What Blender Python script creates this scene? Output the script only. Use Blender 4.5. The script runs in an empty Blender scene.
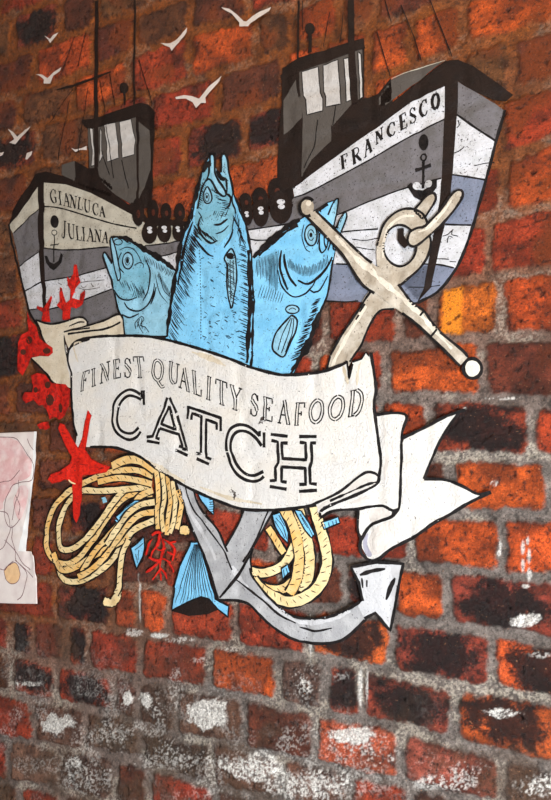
import bpy, bmesh, math, random
import numpy as np
random.seed(7)
SC = bpy.context.scene
COL = SC.collection
SC.view_settings.view_transform = 'Standard'
SC.view_settings.look = 'None'
SC.view_settings.gamma = 1.0
SC.view_settings.use_curve_mapping = False
SC.view_settings.exposure = 0.36

# ------------------------------------------------------------------ camera
F = 620.0                                   # focal length in pixels of the 551x800 frame
YAW, PITCH = math.radians(25.9), math.radians(6.0)
DEPTH = 1.0
fwd = np.array([-math.sin(YAW)*math.cos(PITCH), math.cos(YAW)*math.cos(PITCH), math.sin(PITCH)])
rgt = np.array([math.cos(YAW), math.sin(YAW), 0.0])
upv = np.cross(rgt, fwd)
CEN = np.array([0.0, 0.0, 1.55])            # wall point seen at the middle of the frame (wall plane is y = 0)
CAM = CEN - fwd*DEPTH
cd = bpy.data.cameras.new('camera'); cam = bpy.data.objects.new('camera', cd); COL.objects.link(cam)
cd.sensor_fit = 'VERTICAL'; cd.sensor_height = 24.0; cd.lens = F/800*24.0
cd.clip_start = 0.02
cam.location = CAM
from mathutils import Matrix, Vector
M = Matrix(((rgt[0], upv[0], -fwd[0]), (rgt[1], upv[1], -fwd[1]), (rgt[2], upv[2], -fwd[2])))
cam.rotation_euler = M.to_euler()
SC.camera = cam

def wall_point(u, v, out=0.0):
    """the point (x, z) of the wall plane for a measured position on the photograph"""
    d = fwd + rgt*((u-275.5)/F) - upv*((v-400.0)/F)
    t = (-out-CAM[1])/d[1]
    return (CAM[0]+t*d[0], CAM[2]+t*d[2])
def measured(x, z):
    """inverse of wall_point, vectorised"""
    p = [x-CAM[0], 0-CAM[1], z-CAM[2]]
    dz = p[0]*fwd[0]+p[1]*fwd[1]+p[2]*fwd[2]
    dx = p[0]*rgt[0]+p[1]*rgt[1]
    dy = p[0]*upv[0]+p[1]*upv[1]+p[2]*upv[2]
    return 275.5+F*dx/dz, 400.0-F*dy/dz

# ------------------------------------------------------------------ noise
def _h(i, j, s):
    n = (i.astype(np.int64)*374761393 + j.astype(np.int64)*668265263 + s*974711) & 0xffffffff
    n = ((n ^ (n >> 13))*1274126177) & 0xffffffff
    n = n ^ (n >> 16)
    return (n & 0xffff)/65535.0
def vnoise(x, y, s=0):
    i = np.floor(x); j = np.floor(y); fx = x-i; fy = y-j
    fx = fx*fx*(3-2*fx); fy = fy*fy*(3-2*fy)
    a = _h(i, j, s); b = _h(i+1, j, s); c = _h(i, j+1, s); d = _h(i+1, j+1, s)
    return (a*(1-fx)+b*fx)*(1-fy)+(c*(1-fx)+d*fx)*fy
def fbm(x, y, s=0, o=4):
    r = 0; a = 0.5; t = 0
    for k in range(o):
        r = r + a*vnoise(x*2**k+17.3*k, y*2**k-9.1*k, s+k); t += a; a *= 0.55
    return r/t
def sstep(a, b, x):
    t = np.clip((x-a)/(b-a), 0, 1); return t*t*(3-2*t)
def lin(c):
    return tuple(((v/255.0)/12.92 if v/255.0 <= .04045 else ((v/255.0+.055)/1.055)**2.4) for v in c)

# ------------------------------------------------------------------ brickwork layout (bed joints, then perpends and brick kinds)
BEDS = [
 [(-200,95),(30,8),(250,-70),(551,-205)],
 [(-200,125),(30,49),(250,-28),(551,-140)],
 [(-200,160),(30,90),(100,68),(170,38),(250,17),(551,-76)],
 [(-200,190),(30,127),(100,106),(170,86),(250,63),(365,28),(500,-12),(551,-25)],
 [(-200,225),(30,168),(170,131),(250,110),(345,86),(410,66),(463,50),(551,25)],
 [(-200,258),(0,217),(170,178),(250,157),(276,150),(450,111),(513,94),(551,81)],
 [(-200,290),(0,254),(250,205),(400,182),(495,162),(551,140)],
 [(-200,325),(0,297),(250,255),(480,221),(551,206)],
 [(-200,355),(0,333),(300,300),(413,290),(470,281),(551,270)],
 [(-200,392),(0,380),(330,349),(413,344),(470,337),(551,336)],
 [(-200,425),(0,418),(60,417),(400,397),(480,399),(551,402)],
 [(-200,455),(0,456),(551,457)],
 [(-200,482),(0,490),(40,495),(250,508),(400,513),(551,517)],
 [(-200,512),(0,530),(140,543),(250,555),(340,561),(410,566),(460,570),(551,578)],
 [(-200,545),(0,575),(140,587),(250,600),(330,609),(413,621),(450,627),(500,633),(551,643)],
 [(-200,580),(0,616),(70,624),(138,634),(180,639),(225,645),(276,653),(330,661),(380,669),(413,678),(450,685),(490,691),(551,703)],
 [(-200,612),(0,652),(60,664),(110,674),(150,681),(200,690),(230,695),(276,703),(340,717),(413,731),(450,741),(490,752),(551,766)],
 [(-200,645),(0,692),(35,700),(80,706),(110,712),(150,730),(180,737),(240,747),(276,757),(330,768),(390,781),(413,787),(490,805),(551,822)],
 [(-200,680),(0,738),(60,748),(110,756),(148,765),(213,785),(276,801),(551,885)],
 [(-200,712),(0,782),(60,792),(100,800),(276,850),(551,945)],
]
def ext(beds):
    top = beds[0]; bot = beds[-1]
    for k in range(4):
        beds.insert(0, [(-200, beds[0][0][1]-33), (30, np.interp(30,*zip(*beds[0]))-41), (250, np.interp(250,*zip(*beds[0]))-48), (551, beds[0][-1][1]-62)])
    for k in range(4):
        b = beds[-1]
        beds.append([(-200, b[0][1]+33), (0, np.interp(0,*zip(*b))+43), (276, np.interp(276,*zip(*b))+50), (551, b[-1][1]+60)])
    return beds
BEDS = ext(BEDS); R0 = 4     # index of the first measured bed
# measured bricks: row -> list of (x0, x1, kind) ; the rest of each row is filled in
ROWS = {
 0: [(13,60,'K'),(60,97,'D'),(97,150,'B'),(150,205,'D')],
 1: [(-30,34,'D'),(34,94,'O'),(94,135,'D'),(135,190,'B'),(190,250,'D')],
 2: [(20,73,'B'),(73,128,'O'),(128,190,'R'),(190,256,'O'),(256,292,'B'),(292,340,'O'),(340,375,'B')],
 3: [(-20,38,'K'),(38,102,'B'),(102,150,'R'),(150,218,'R'),(222,285,'D'),(285,325,'O'),(325,367,'O'),(367,410,'O'),(410,464,'O'),(466,560,'O')],
 4: [(-10,30,'D'),(30,90,'B'),(90,185,'R'),(185,246,'RK'),(246,290,'K'),(290,370,'D'),(370,420,'O'),(463,512,'B'),(512,600,'D')],
 5: [(-30,22,'B'),(22,60,'B'),(60,148,'R'),(148,200,'O'),(200,300,'O'),(300,420,'R'),(420,500,'D'),(500,600,'R')],
 6: [(-30,20,'B'),(20,80,'R'),(420,503,'R'),(503,600,'O')],
 7: [(-30,25,'R'),(25,80,'D'),(400,489,'R'),(489,600,'R')],
 8: [(-30,30,'K'),(300,326,'D'),(326,400,'R'),(400,433,'D'),(433,500,'OY'),(500,600,'O')],
 9: [(-40,12,'OB'),(12,60,'D'),(240,316,'R'),(316,345,'O'),(345,387,'R'),(387,482,'O'),(484,600,'D')],
 10:[(-30,45,'B'),(45,100,'D'),(380,428,'O'),(428,532,'RK'),(532,600,'R')],
 11:[(-30,36,'K'),(36,78,'RB'),(380,450,'D'),(450,551,'O'),(551,620,'R')],
 12:[(-40,28,'D'),(28,66,'RB'),(66,120,'K'),(370,412,'R'),(412,502,'O'),(502,600,'O')],
 13:[(-30,30,'R'),(30,57,'R'),(57,110,'RB'),(110,160,'D'),(160,240,'R'),(240,280,'O'),(280,345,'D'),(300,345,'K'),(345,392,'K'),(392,448,'O'),(448,560,'K')],
 14:[(-30,56,'R'),(56,112,'K'),(112,138,'O'),(138,168,'O'),(168,235,'R'),(235,310,'R'),(310,392,'OK'),(392,492,'K'),(492,580,'OK')],
 15:[(-30,10,'R'),(10,32,'K'),(32,66,'RB'),(66,88,'RK'),(88,140,'R'),(140,209,'R'),(209,279,'O'),(279,324,'KW'),(324,360,'RK'),(360,454,'K'),(454,560,'OK')],
 16:[(-30,10,'B'),(10,56,'K'),(56,113,'RK'),(113,138,'W'),(138,176,'KW'),(176,243,'W'),(243,315,'D'),(315,402,'OW'),(402,502,'RW'),(502,600,'KW')],
 17:[(-30,33,'R'),(33,84,'W'),(84,140,'KW'),(140,212,'KW'),(212,280,'W'),(280,350,'W'),(350,410,'R'),(410,500,'W'),(500,600,'D')],
 18:[(-40,8,'R'),(8,58,'T'),(58,114,'KW'),(114,150,'D'),(150,215,'R'),(215,290,'W'),(290,370,'R')],
 19:[(-40,20,'T'),(20,60,'R'),(60,120,'D'),(120,180,'R')],
}
KINDS = {'O':(194,80,30),'R':(166,58,30),'D':(102,48,32),'B':(116,68,38),'K':(140,60,42),'W':(108,70,56),'T':(132,98,76),
 'RK':(150,60,34),'OK':(200,88,38),'KW':(112,84,68),'OW':(200,96,58),'RW':(156,78,62),'OY':(212,104,32),'OB':(160,82,44),'RB':(122,58,36)}
rr = random.Random(3)
layout = []      # per row arrays: edges, kinds
for ri in range(len(BEDS)-1):
    given = sorted(ROWS.get(ri-R0, []))
    bricks = []; x = -330 + rr.uniform(-40, 40)
    gi = 0
    def filler(x, end):
        out = []
        while x < end-12:
            w = (52+0.06*max(x,-100))*rr.choice((1.0, 1.5, 1.5)) * rr.uniform(.92,1.08)
            if end-(x+w) < 30: w = end-x
            out.append((x, x+w, rr.choice('OORRRDBK' if ri-R0 < 15 else 'RDKWB'))); x += w
        return out
    for g in given:
        if g[0] < x: g = (x, g[1], g[2])
        bricks += filler(x, g[0]); x0 = max(x, g[0]-0) if bricks else g[0]
        bricks.append((bricks[-1][1] if bricks else g[0], g[1], g[2])); x = g[1]
    bricks += filler(x, 1100)
    layout.append((np.array([b[0] for b in bricks]+[bricks[-1][1]]), [b[2] for b in bricks]))
BX = [np.array([p[0] for p in b], float) for b in BEDS]; BY = [np.array([p[1] for p in b], float) for b in BEDS]
def bed_y(k, u):
    x, y = BX[k], BY[k]
    r = np.interp(u, x, y)
    sr = (y[-1]-y[-2])/(x[-1]-x[-2]); sl = (y[1]-y[0])/(x[1]-x[0])
    r = np.where(u > x[-1], y[-1]+(u-x[-1])*sr, r)
    return np.where(u < x[0], y[0]+(u-x[0])*sl, r)

def axis(lo, a, b, hi, fine, coarse):
    return np.concatenate([np.linspace(lo, a, int((a-lo)/coarse)+2)[:-1], np.arange(a, b, fine), np.linspace(b, hi, int((hi-b)/coarse)+2)])
tl = wall_point(0, 0); bl = wall_point(0, 800); tr = wall_point(551, 0); br = wall_point(551, 800)
FINE = 0.0017
XS = axis(-1.15, tl[0]-.02, tr[0]+.02, 0.9, FINE, 0.006)
ZS = axis(0.55, bl[1]-.02, tl[1]+.02, 2.75, FINE, 0.006)
GX, GZ = np.meshgrid(XS, ZS)
U, V = measured(GX, GZ)
Uw = U + 5*(fbm(GX*22, GZ*22, 5, 3)-.5) + 2.6*(fbm(GX*110, GZ*110, 9, 3)-.5)*2
Vw = V + 6*(fbm(GX*20, GZ*20, 31, 3)-.5) + 2.6*(fbm(GX*110, GZ*110, 41, 3)-.5)*2
MW = fbm(GX*30, GZ*30, 15, 3)
edge = np.full(U.shape, -9.0); edges_s = np.full(U.shape, -9.0)   # distance (px) into the brick from its nearest edge
cr = np.zeros(U.shape+(3,)); cuc = np.zeros(U.shape); cvc = np.zeros(U.shape)
kb = np.zeros(U.shape); kw = np.zeros(U.shape); bid = np.zeros(U.shape); yel = np.zeros(U.shape)
for ri in range(len(BEDS)-1):
    yt = bed_y(ri, Uw); yb = bed_y(ri+1, Uw)
    m = (Vw >= yt) & (Vw < yb)
    if not m.any(): continue
    E, K = layout[ri]
    u = Uw[m]; v = Vw[m]
    i = np.clip(np.searchsorted(E, u)-1, 0, len(K)-1)
    x0 = E[i]; x1 = E[i+1]; t = yt[m]; b = yb[m]
    sc = (1+ (u-275)*7.6e-4)
    du = np.minimum(u-x0, x1-u)/sc; dv = np.minimum(v-t, b-v)/sc
    rad = 5.5; mh = 2.4+4.2*MW[m]
    ax = np.clip(rad-(du-mh), 0, None); ay = np.clip(rad-(dv-mh-.6), 0, None)
    d = np.where((ax > 0) & (ay > 0), rad-np.hypot(ax, ay), np.minimum(du-mh, dv-mh-.6))
    edge[m] = d
    rs = np.random.RandomState(100+ri)
    jit = rs.uniform(.86, 1.12, len(K)); hue = rs.uniform(-.12, .12, len(K))
    base = np.array([lin(KINDS[k]) for k in K])*jit[:, None]; base[:, 1] *= 1+hue*.9
    cr[m] = base[i]
    kb[m] = np.array([.5 if k == 'KW' else (1.0 if 'K' in k else 0.0) for k in K])[i]
    kw[m] = np.array([1.0 if 'W' in k else 0.0 for k in K])[i]
    yel[m] = np.array([1.0 if 'Y' in k else 0.0 for k in K])[i]
    cuc[m] = (u-(x0+x1)/2)/(x1-x0)*2; cvc[m] = (v-(t+b)/2)/(b-t)*2
    bid[m] = i+ri*37
n1 = fbm(GX*55, GZ*55, 71, 5); n2 = fbm(GX*190, GZ*190, 83, 4); n3 = fbm(GX*420, GZ*420, 91, 2); n4 = fbm(GX*12, GZ*12, 7, 3)
brick = sstep(-1.8, 1.6, edge+(n2-.5)*3.5)
bh = rs.uniform(-1, 1, 5000)[np.clip(bid.astype(int), 0, 4999)]
HS = 0.0022*sstep(-4.5, 3.5, edge) + 0.0014*(n4-.5) + 0.0010*(fbm(GX*35, GZ*35, 61, 2)-.5)     # soft relief, shared with the paint
rx = np.hypot(cuc*.95, cvc*.95) + (n1-.5)*.9 + (n2-.5)*.35
n5 = vnoise(GX*560, GZ*560, 77); dark = kb*sstep(.95, .60, rx+(n5-.5)*.3)
white = kw*sstep(.9, .3, np.hypot(cuc, cvc*1.05)+(n1-.5)*1.6+(n2-.5)*1.4)*sstep(.50, .68, n2*.5+n3*.5)*.8
HD = -0.0011*(n2) - 0.0016*brick*sstep(.62, .8, n2) - 0.003*dark*sstep(.4,.6,n1) - .0012*(1-brick)*n3 - .002*sstep(2.5,-3.0,edge) - .0010*sstep(.66,.76,n2)*brick
COLR = np.zeros(U.shape+(3,))
top = sstep(470, 150, V)
mort_g = np.array(lin((116,106,100))); mort_b = np.array(lin((124,66,24)))
patch = sstep(.35, .65, fbm(GX*9, GZ*9, 202, 3))
mb = np.clip(.25*sstep(330,60,U)+top*1.0 + .75*sstep(360, 40, U)*sstep(700, 600, V) - .1*patch, 0, 1)[..., None]
mort = mort_g*(1-mb)+mort_b*mb
mort = mort*(0.25+1.4*n1[..., None]) * (0.45+1.0*n3[..., None])
crum = sstep(.60, .72, n2)[..., None]*.6
mort = mort*(1-crum*.85)
lightm = (sstep(.50, .64, fbm(GX*14, GZ*26, 303, 3))*sstep(.42, .56, n2*.5+n3*.5))[..., None]*.5*(1-.75*mb)
mort = mort*(1-lightm)+np.array(lin((186,176,160)))*lightm*(.6+.8*n3[..., None])
bc = .80*cr*(0.10+1.75*n1[..., None])*(0.45+1.05*n3[..., None])
dk = (sstep(.49, .60, fbm(GX*24, GZ*30, 404, 4)*.72+n3*.14+n2*.14)*.55+.25*sstep(5, 0, edge+(n2-.5)*6))[..., None].clip(0,.9)
bc = bc*(1-dk)+np.array(lin((50,22,11)))*dk
yst = (yel*sstep(-.75,-.65,cuc)*sstep(-.05,-.2,cuc))[..., None]*.75
bc = bc*(1-yst)+np.array(lin((236,140,30)))*yst
stain = sstep(.5, .7, fbm(GX*17, GZ*17, 505, 3))[..., None]*np.clip(top+.3*sstep(200,0,U), 0, 1)[..., None]*.75    # brown varnish-like stains of the upper wall
bc = bc*(1-stain)+np.array(lin((118,52,14)))*stain
pits = (sstep(.64, .72, n2)*.7+.6*sstep(.80,.9,n3)).clip(0,.85)[..., None]
bc = bc*(1-pits)+np.array(lin((40,22,18)))*pits
dd = (dark*.93)[..., None]; bc = bc*(1-dd)+np.array(lin((13,11,12)))*(.6+.9*n3[..., None])*dd
b3 = brick[..., None]
COLR = mort*(1-b3)+bc*b3
# soot and limewash that runs over bricks and joints low on the wall
low = sstep(640, 760, V+ (U-275)*-.12)
ww = low*sstep(.46, .66, fbm(GX*16, GZ*20, 606, 4))*sstep(.46, .62, n2*.4+n3*.6)*.38*sstep(470, 330, U)
def blob(cx, cy, rx_, ry_, a=1.0):
    return a*sstep(1.15, .7, np.hypot((U-cx)/rx_, (V-cy)/ry_)+(n1-.5)*1.3+(n2-.5)*.6)
for bb in ((57,723,17,9,1.3),(128,697,5.5,7.5,1.6),(146,699,7.5,8,1.5),(206,714,22,15,1.25),(150,728,18,9,.5),(110,733,22,10,.55),(75,762,8,6,.9),(85,780,28,16,.5),(252,768,40,15,1.0),(170,762,34,10,.5),
           (353,736,20,10,1.4),(310,785,42,14,.9),(305,685,9,10,.75),(527,620,13,8,1.3),(158,636,9,3,1.4),(440,782,40,9,.7),(545,788,22,11,.9),(503,714,20,5,.9),(540,655,16,3,.6),
           (30,684,15,3,.9),(495,483,3,3,.9),(132,633,10,4,.7),(180,640,16,2.5,.6),(228,650,8,2,.5),(28,765,14,10,.35),(200,660,8,3,.4),(176,690,8,22,.45),(290,745,14,18,.4),(340,676,10,6,.3),(500,398,18,1.5,.7),(465,408,3,1.5,.9)):
    bv_ = blob(*bb); ww = np.maximum(ww, np.clip(bv_-(.55+(.0 if bb[4] > 1.1 else .25))*sstep(.56,.42,n2*.4+n3*.6), 0, 1))
for (ux, vy, w, h) in ((528,541,1.6,4),(523,548,2,7),(529,556,2,8),(523,566,2.2,7),(529,575,2,8),(526,586,4,2),(500,546,1.2,5),(499,553,1.6,3),(139,598,1.2,20),(310,640,1.3,18),(360,690,1.8,20),(367,690,1.5,18),(388,548,2,2)):
    ww = np.maximum(ww, .85*sstep(1.3, .7, np.hypot((U-ux)/w, (V-vy)/h)+(n1-.5)*1.2))
ww = np.maximum(ww, white*.9)
w3 = np.clip(ww, 0, 1)[..., None]
COLR = COLR*(1-w3)+np.array(lin((226,222,216)))*(.45+.75*n3[..., None])*w3
soot = (np.maximum(low, sstep(250,60,U)*sstep(560,660,V))*sstep(.5,.7,fbm(GX*14, GZ*18, 707, 4))*.6*(1-w3[..., 0]))[..., None]
COLR = COLR*(1-soot)+np.array(lin((74,54,38)))*soot
COLR = np.clip(COLR, 0, 1)
HT = HS+HD+0.0009*w3[..., 0]*n3

# ------------------------------------------------------------------ materials
def newmat(name):
    m = bpy.data.materials.new(name); m.use_nodes = True
    nt = m.node_tree; return m, nt, nt.nodes, nt.links, nt.nodes['Principled BSDF']
def noise_node(nt, scale, detail=4, rough=.6):
    g = nt.nodes.new('ShaderNodeNewGeometry'); n = nt.nodes.new('ShaderNodeTexNoise')
    n.inputs['Scale'].default_value = scale; n.inputs['Detail'].default_value = detail; n.inputs['Roughness'].default_value = rough
    nt.links.new(g.outputs['Position'], n.inputs['Vector']); return n
def ramp(nt, src, a, b):
    r = nt.nodes.new('ShaderNodeMapRange'); r.inputs['From Min'].default_value = a; r.inputs['From Max'].default_value = b
    nt.links.new(src, r.inputs['Value']); return r.outputs['Result']
def mixc(nt, fac, a, b):
    m = nt.nodes.new('ShaderNodeMix'); m.data_type = 'RGBA'
    if isinstance(fac, float): m.inputs[0].default_value = fac
    else: nt.links.new(fac, m.inputs[0])
    for idx, s in ((6, a), (7, b)):
        if isinstance(s, tuple): m.inputs[idx].default_value = s+(1,) if len(s) == 3 else s
        else: nt.links.new(s, m.inputs[idx])
    return m.outputs[2]
def wall_material():
    m, nt, N, L, P = newmat('old_brickwork')
    at = N.new('ShaderNodeAttribute'); at.attribute_name = 'surface_color'
    a = noise_node(nt, 480, 5, .85)
    mul = N.new('ShaderNodeMix'); mul.data_type = 'RGBA'; mul.blend_type = 'MULTIPLY'; mul.inputs[0].default_value = 1.0
    r = N.new('ShaderNodeMapRange'); r.inputs['From Min'].default_value = .3; r.inputs['From Max'].default_value = .7
    r.inputs['To Min'].default_value = .35; r.inputs['To Max'].default_value = 1.85
    L.new(a.outputs['Fac'], r.inputs['Value']); L.new(at.outputs['Color'], mul.inputs[6]); L.new(r.outputs['Result'], mul.inputs[7])
    s1 = noise_node(nt, 360, 3, .6); s2 = noise_node(nt, 300, 2, .5); s2.noise_dimensions = '4D'; s2.inputs['W'].default_value = 3.7
    c1 = mixc(nt, ramp(nt, s1.outputs['Fac'], .57, .72), mul.outputs[2], lin((46,27,22)))
    sp_ = N.new('ShaderNodeMath'); sp_.operation = 'MULTIPLY'; sp_.inputs[1].default_value = .4; L.new(ramp(nt, s2.outputs['Fac'], .66, .74), sp_.inputs[0])
    L.new(mixc(nt, sp_.outputs[0], c1, lin((206,150,110))), P.inputs['Base Color'])
    P.inputs['Specular IOR Level'].default_value = .35
    L.new(ramp(nt, a.outputs['Fac'], -0.1, 1.3), P.inputs['Roughness'])
    b1 = noise_node(nt, 380, 6, .8); bp = N.new('ShaderNodeBump'); bp.inputs['Strength'].default_value = .9; bp.inputs['Distance'].default_value = .0045
    L.new(b1.outputs['Fac'], bp.inputs['Height']); L.new(bp.outputs['Normal'], P.inputs['Normal'])
    return m
def paint(name, rgb, vary=.14, chip=.0, second=None, rough=.5, worn=.55, scale2=40):
    m, nt, N, L, P = newmat(name)
    c = lin(rgb)
    a = noise_node(nt, 90, 7, .8)
    col = mixc(nt, ramp(nt, a.outputs['Fac'], .3, .7), tuple(v*(1-vary) for v in c), tuple(min(1, v*(1+vary*.6)) for v in c))
    if second is not None:
        s = noise_node(nt, scale2, 4, .6)
        col = mixc(nt, ramp(nt, s.outputs['Fac'], .42, .66), col, lin(second))
    if chip > 0:       # little chips through which older, darker paint shows
        s = noise_node(nt, 300, 4, .65)
        col = mixc(nt, ramp(nt, s.outputs['Fac'], .69-chip, .73-chip), col, lin((62,56,56)))
        s = noise_node(nt, 24, 6, .75)
        col = mixc(nt, ramp(nt, s.outputs['Fac'], .685, .70), col, lin((72,62,58)))
    L.new(col, P.inputs['Base Color']); P.inputs['Roughness'].default_value = rough
    P.inputs['Specular IOR Level'].default_value = .16
    b1 = noise_node(nt, 340, 5, .75); v = nt.nodes.new('ShaderNodeTexVoronoi'); v.feature = 'DISTANCE_TO_EDGE'; v.inputs['Scale'].default_value = 62
    w = noise_node(nt, 30, 3, .6); g = nt.nodes.new('ShaderNodeNewGeometry')
    ad = nt.nodes.new('ShaderNodeMix'); ad.data_type = 'VECTOR'; ad.inputs[0].default_value = .05
    L.new(g.outputs['Position'], ad.inputs[4]); L.new(w.outputs['Color'], ad.inputs[5]); L.new(ad.outputs[1], v.inputs['Vector'])
    bp = N.new('ShaderNodeBump'); bp.inputs['Strength'].default_value = worn; bp.inputs['Distance'].default_value = .0042
    bp2 = N.new('ShaderNodeBump'); bp2.inputs['Strength'].default_value = .5*worn; bp2.inputs['Distance'].default_value = .001
    L.new(b1.outputs['Fac'], bp.inputs['Height']); L.new(ramp(nt, v.outputs['Distance'], 0, .08), bp2.inputs['Height'])
    L.new(bp.outputs['Normal'], bp2.inputs['Normal']); L.new(bp2.outputs['Normal'], P.inputs['Normal'])
    return m
MT = {
 'white': paint('boat_white_paint', (208,208,214), .1, .085, (184,184,186)),
 'cream': paint('boat_cream_paint', (192,186,172), .1, .07, (170,163,150)),
 'grey': paint('boat_grey_paint', (112,108,112), .12, .085, (98,94,94)),
 'bluegrey': paint('boat_blue_grey_paint', (124,130,150), .1, .08, (108,116,134)),
 'dgrey': paint('wheelhouse_grey_paint', (84,78,74), .12, .03),
 'dark': paint('boat_dark_paint', (36,24,20), .3, 0, (26,18,16)),
 'black': paint('outline_black_paint', (18,15,16), .3, 0, (34,28,28), scale2=90),
 'blue': paint('fish_blue_paint', (132,200,238), .1, .065, (114,184,224), scale2=30),
 'bluelt': paint('fish_pale_blue_paint', (148,198,222), .1, .06, (130,178,200), scale2=50),
 'teal': paint('fish_head_paint', (130,186,210), .12, .075, (112,168,190), scale2=60),
 'banner': paint('banner_white_paint', (226,223,220), .09, .05, (230,224,216), scale2=22, worn=.8),
 'bancream': paint('banner_cream_paint', (226,214,194), .07, .04, (208,192,166), scale2=30, worn=.8),
 'banshade': paint('banner_grey_brush_paint', (206,199,193), .1, 0, (216,210,204), scale2=40),
 'banmauve': paint('banner_mauve_paint', (160,158,172), .1, 0),
 'anchorbeige': paint('anchor_beige_paint', (170,157,140), .12, .06, (200,190,176), scale2=50),
 'anchorlight': paint('anchor_highlight_paint', (222,212,196), .1, .02),
 'anchorgrey': paint('anchor_grey_paint', (160,160,163), .1, .06, (182,182,184), scale2=34),
 'anchorgreylt': paint('anchor_pale_grey_paint', (196,196,199), .08, .05),
 'rope': paint('rope_yellow_paint', (232,200,142), .08, .05, (232,178,98), scale2=34),
 'ropelt': paint('rope_pale_paint', (236,214,166), .08, .05, (228,196,136), scale2=40),
 'red': paint('coral_red_paint', (214,38,28), .3, .08, (128,20,16), scale2=110),
 'star': paint('starfish_red_paint', (232,44,28), .25, .06, (190,26,18), scale2=150),
 'glass': paint('window_pale_paint', (196,192,190), .1, .04, (176,172,170)),
 'gull': paint('gull_white_paint', (208,196,190), .12, .03),
 'rust': paint('link_rust_paint', (78,38,28), .2, 0),
 'pink': paint('poster_pink_ink', (226,182,182), .1, 0, (232,208,206), worn=.15, scale2=45),
 'paper': paint('poster_paper', (232,222,218), .05, 0, (220,206,204), worn=.12, scale2=30),
 'paperw': paint('poster_white_border', (240,240,240), .03, 0, worn=.1),
 'orange': paint('poster_orange_ink', (236,196,150), .1, 0, worn=.12),
 'ink': paint('poster_line_ink', (120,80,84), .1, 0, worn=.1),
}

# ------------------------------------------------------------------ wall mesh
ny, nx = GX.shape
verts = np.stack([GX, -HT, GZ], -1).reshape(-1, 3)
idx = np.arange(ny*nx).reshape(ny, nx)
quads = np.stack([idx[:-1, :-1], idx[:-1, 1:], idx[1:, 1:], idx[1:, :-1]], -1).reshape(-1, 4)
ring = np.concatenate([idx[0, :], idx[1:, -1], idx[-1, -2::-1], idx[-2:0:-1, 0]])
bv = verts[ring].copy(); bv[:, 1] = 0.22
nb = len(ring); b0 = len(verts)
sk = np.stack([np.roll(ring, -1), ring, b0+np.arange(nb), b0+np.roll(np.arange(nb), -1)], -1)
allv = np.concatenate([verts, bv]); allq = np.concatenate([quads, sk])
me = bpy.data.meshes.new('wall_back')
me.vertices.add(len(allv)); me.vertices.foreach_set('co', allv.astype(np.float32).ravel())
nl = allq.size+nb
me.loops.add(nl); me.loops.foreach_set('vertex_index', np.concatenate([allq.ravel(), b0+np.arange(nb)]).astype(np.int32))
me.polygons.add(len(allq)+1)
me.polygons.foreach_set('loop_start', np.concatenate([np.arange(len(allq))*4, [allq.size]]).astype(np.int32))
me.polygons.foreach_set('use_smooth', np.ones(len(allq)+1, bool))
me.update(calc_edges=True); me.validate()
ca = me.color_attributes.new('surface_color', 'FLOAT_COLOR', 'POINT')
cc = np.ones((len(allv), 4), np.float32); cc[:len(verts), :3] = COLR.reshape(-1, 3); cc[len(verts):, :3] = lin((110,90,80))
ca.data.foreach_set('color', cc.ravel())
wall = bpy.data.objects.new('wall_back', me); COL.objects.link(wall)
me.materials.append(wall_material())
wall['kind'] = 'structure'; wall['label'] = 'old orange and dark red brick wall with grey and brown mortar carrying the mural'

# ------------------------------------------------------------------ paint: flat coats that follow the brick relief
def relief(x, z):
    x = np.asarray(x); z = np.asarray(z)
    i = np.clip(np.searchsorted(XS, x)-1, 0, nx-2); j = np.clip(np.searchsorted(ZS, z)-1, 0, ny-2)
    fx = (x-XS[i])/(XS[i+1]-XS[i]); fz = (z-ZS[j])/(ZS[j+1]-ZS[j])
    return (HS[j, i]*(1-fx)+HS[j, i+1]*fx)*(1-fz)+(HS[j+1, i]*(1-fx)+HS[j+1, i+1]*fx)*fz
CELL = 2*FINE; BASE = 0.0006; STEP = 0.00022
def coat(lay): return .0015+BASE+lay*STEP      # how far a coat of paint stands off the wall plane
OX, OZ = XS[np.searchsorted(XS, tl[0]-.02)], ZS[np.searchsorted(ZS, bl[1]-.02)]
def clip(poly, ax, val, keep_less):
    out = []; n = len(poly)
    for k in range(n):
        p, q = poly[k], poly[(k+1) % n]
        ip = (p[ax] <= val) if keep_less else (p[ax] >= val)
        iq = (q[ax] <= val) if keep_less else (q[ax] >= val)
        if ip: out.append(p)
        if ip != iq:
            t = (val-p[ax])/(q[ax]-p[ax]); r = [p[0]+t*(q[0]-p[0]), p[1]+t*(q[1]-p[1])]; r[ax] = val; out.append(tuple(r))
    return out
def area(p):
    return .5*sum(p[k][0]*p[(k+1) % len(p)][1]-p[(k+1) % len(p)][0]*p[k][1] for k in range(len(p)))
def cat(pts, closed=False, step=5.0):
    """smooth curve through the points (Catmull-Rom)"""
    P = [np.array(p, float) for p in pts]; n = len(P); out = []
    rng = range(n if closed else n-1)
    for k in rng:
        p0 = P[(k-1) % n] if closed or k > 0 else 2*P[0]-P[1]
        p1 = P[k]; p2 = P[(k+1) % n]
        p3 = P[(k+2) % n] if closed or k+2 < n else 2*P[-1]-P[-2]
        m = max(2, int(np.hypot(*(p2-p1))/step)+1)
        for t in np.arange(m)/m:
            out.append(tuple(.5*((2*p1)+(p2-p0)*t+(2*p0-5*p1+4*p2-p3)*t*t+(3*p1-p0-3*p2+p3)*t**3)))
    if not closed: out.append(tuple(P[-1]))
    return out
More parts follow.
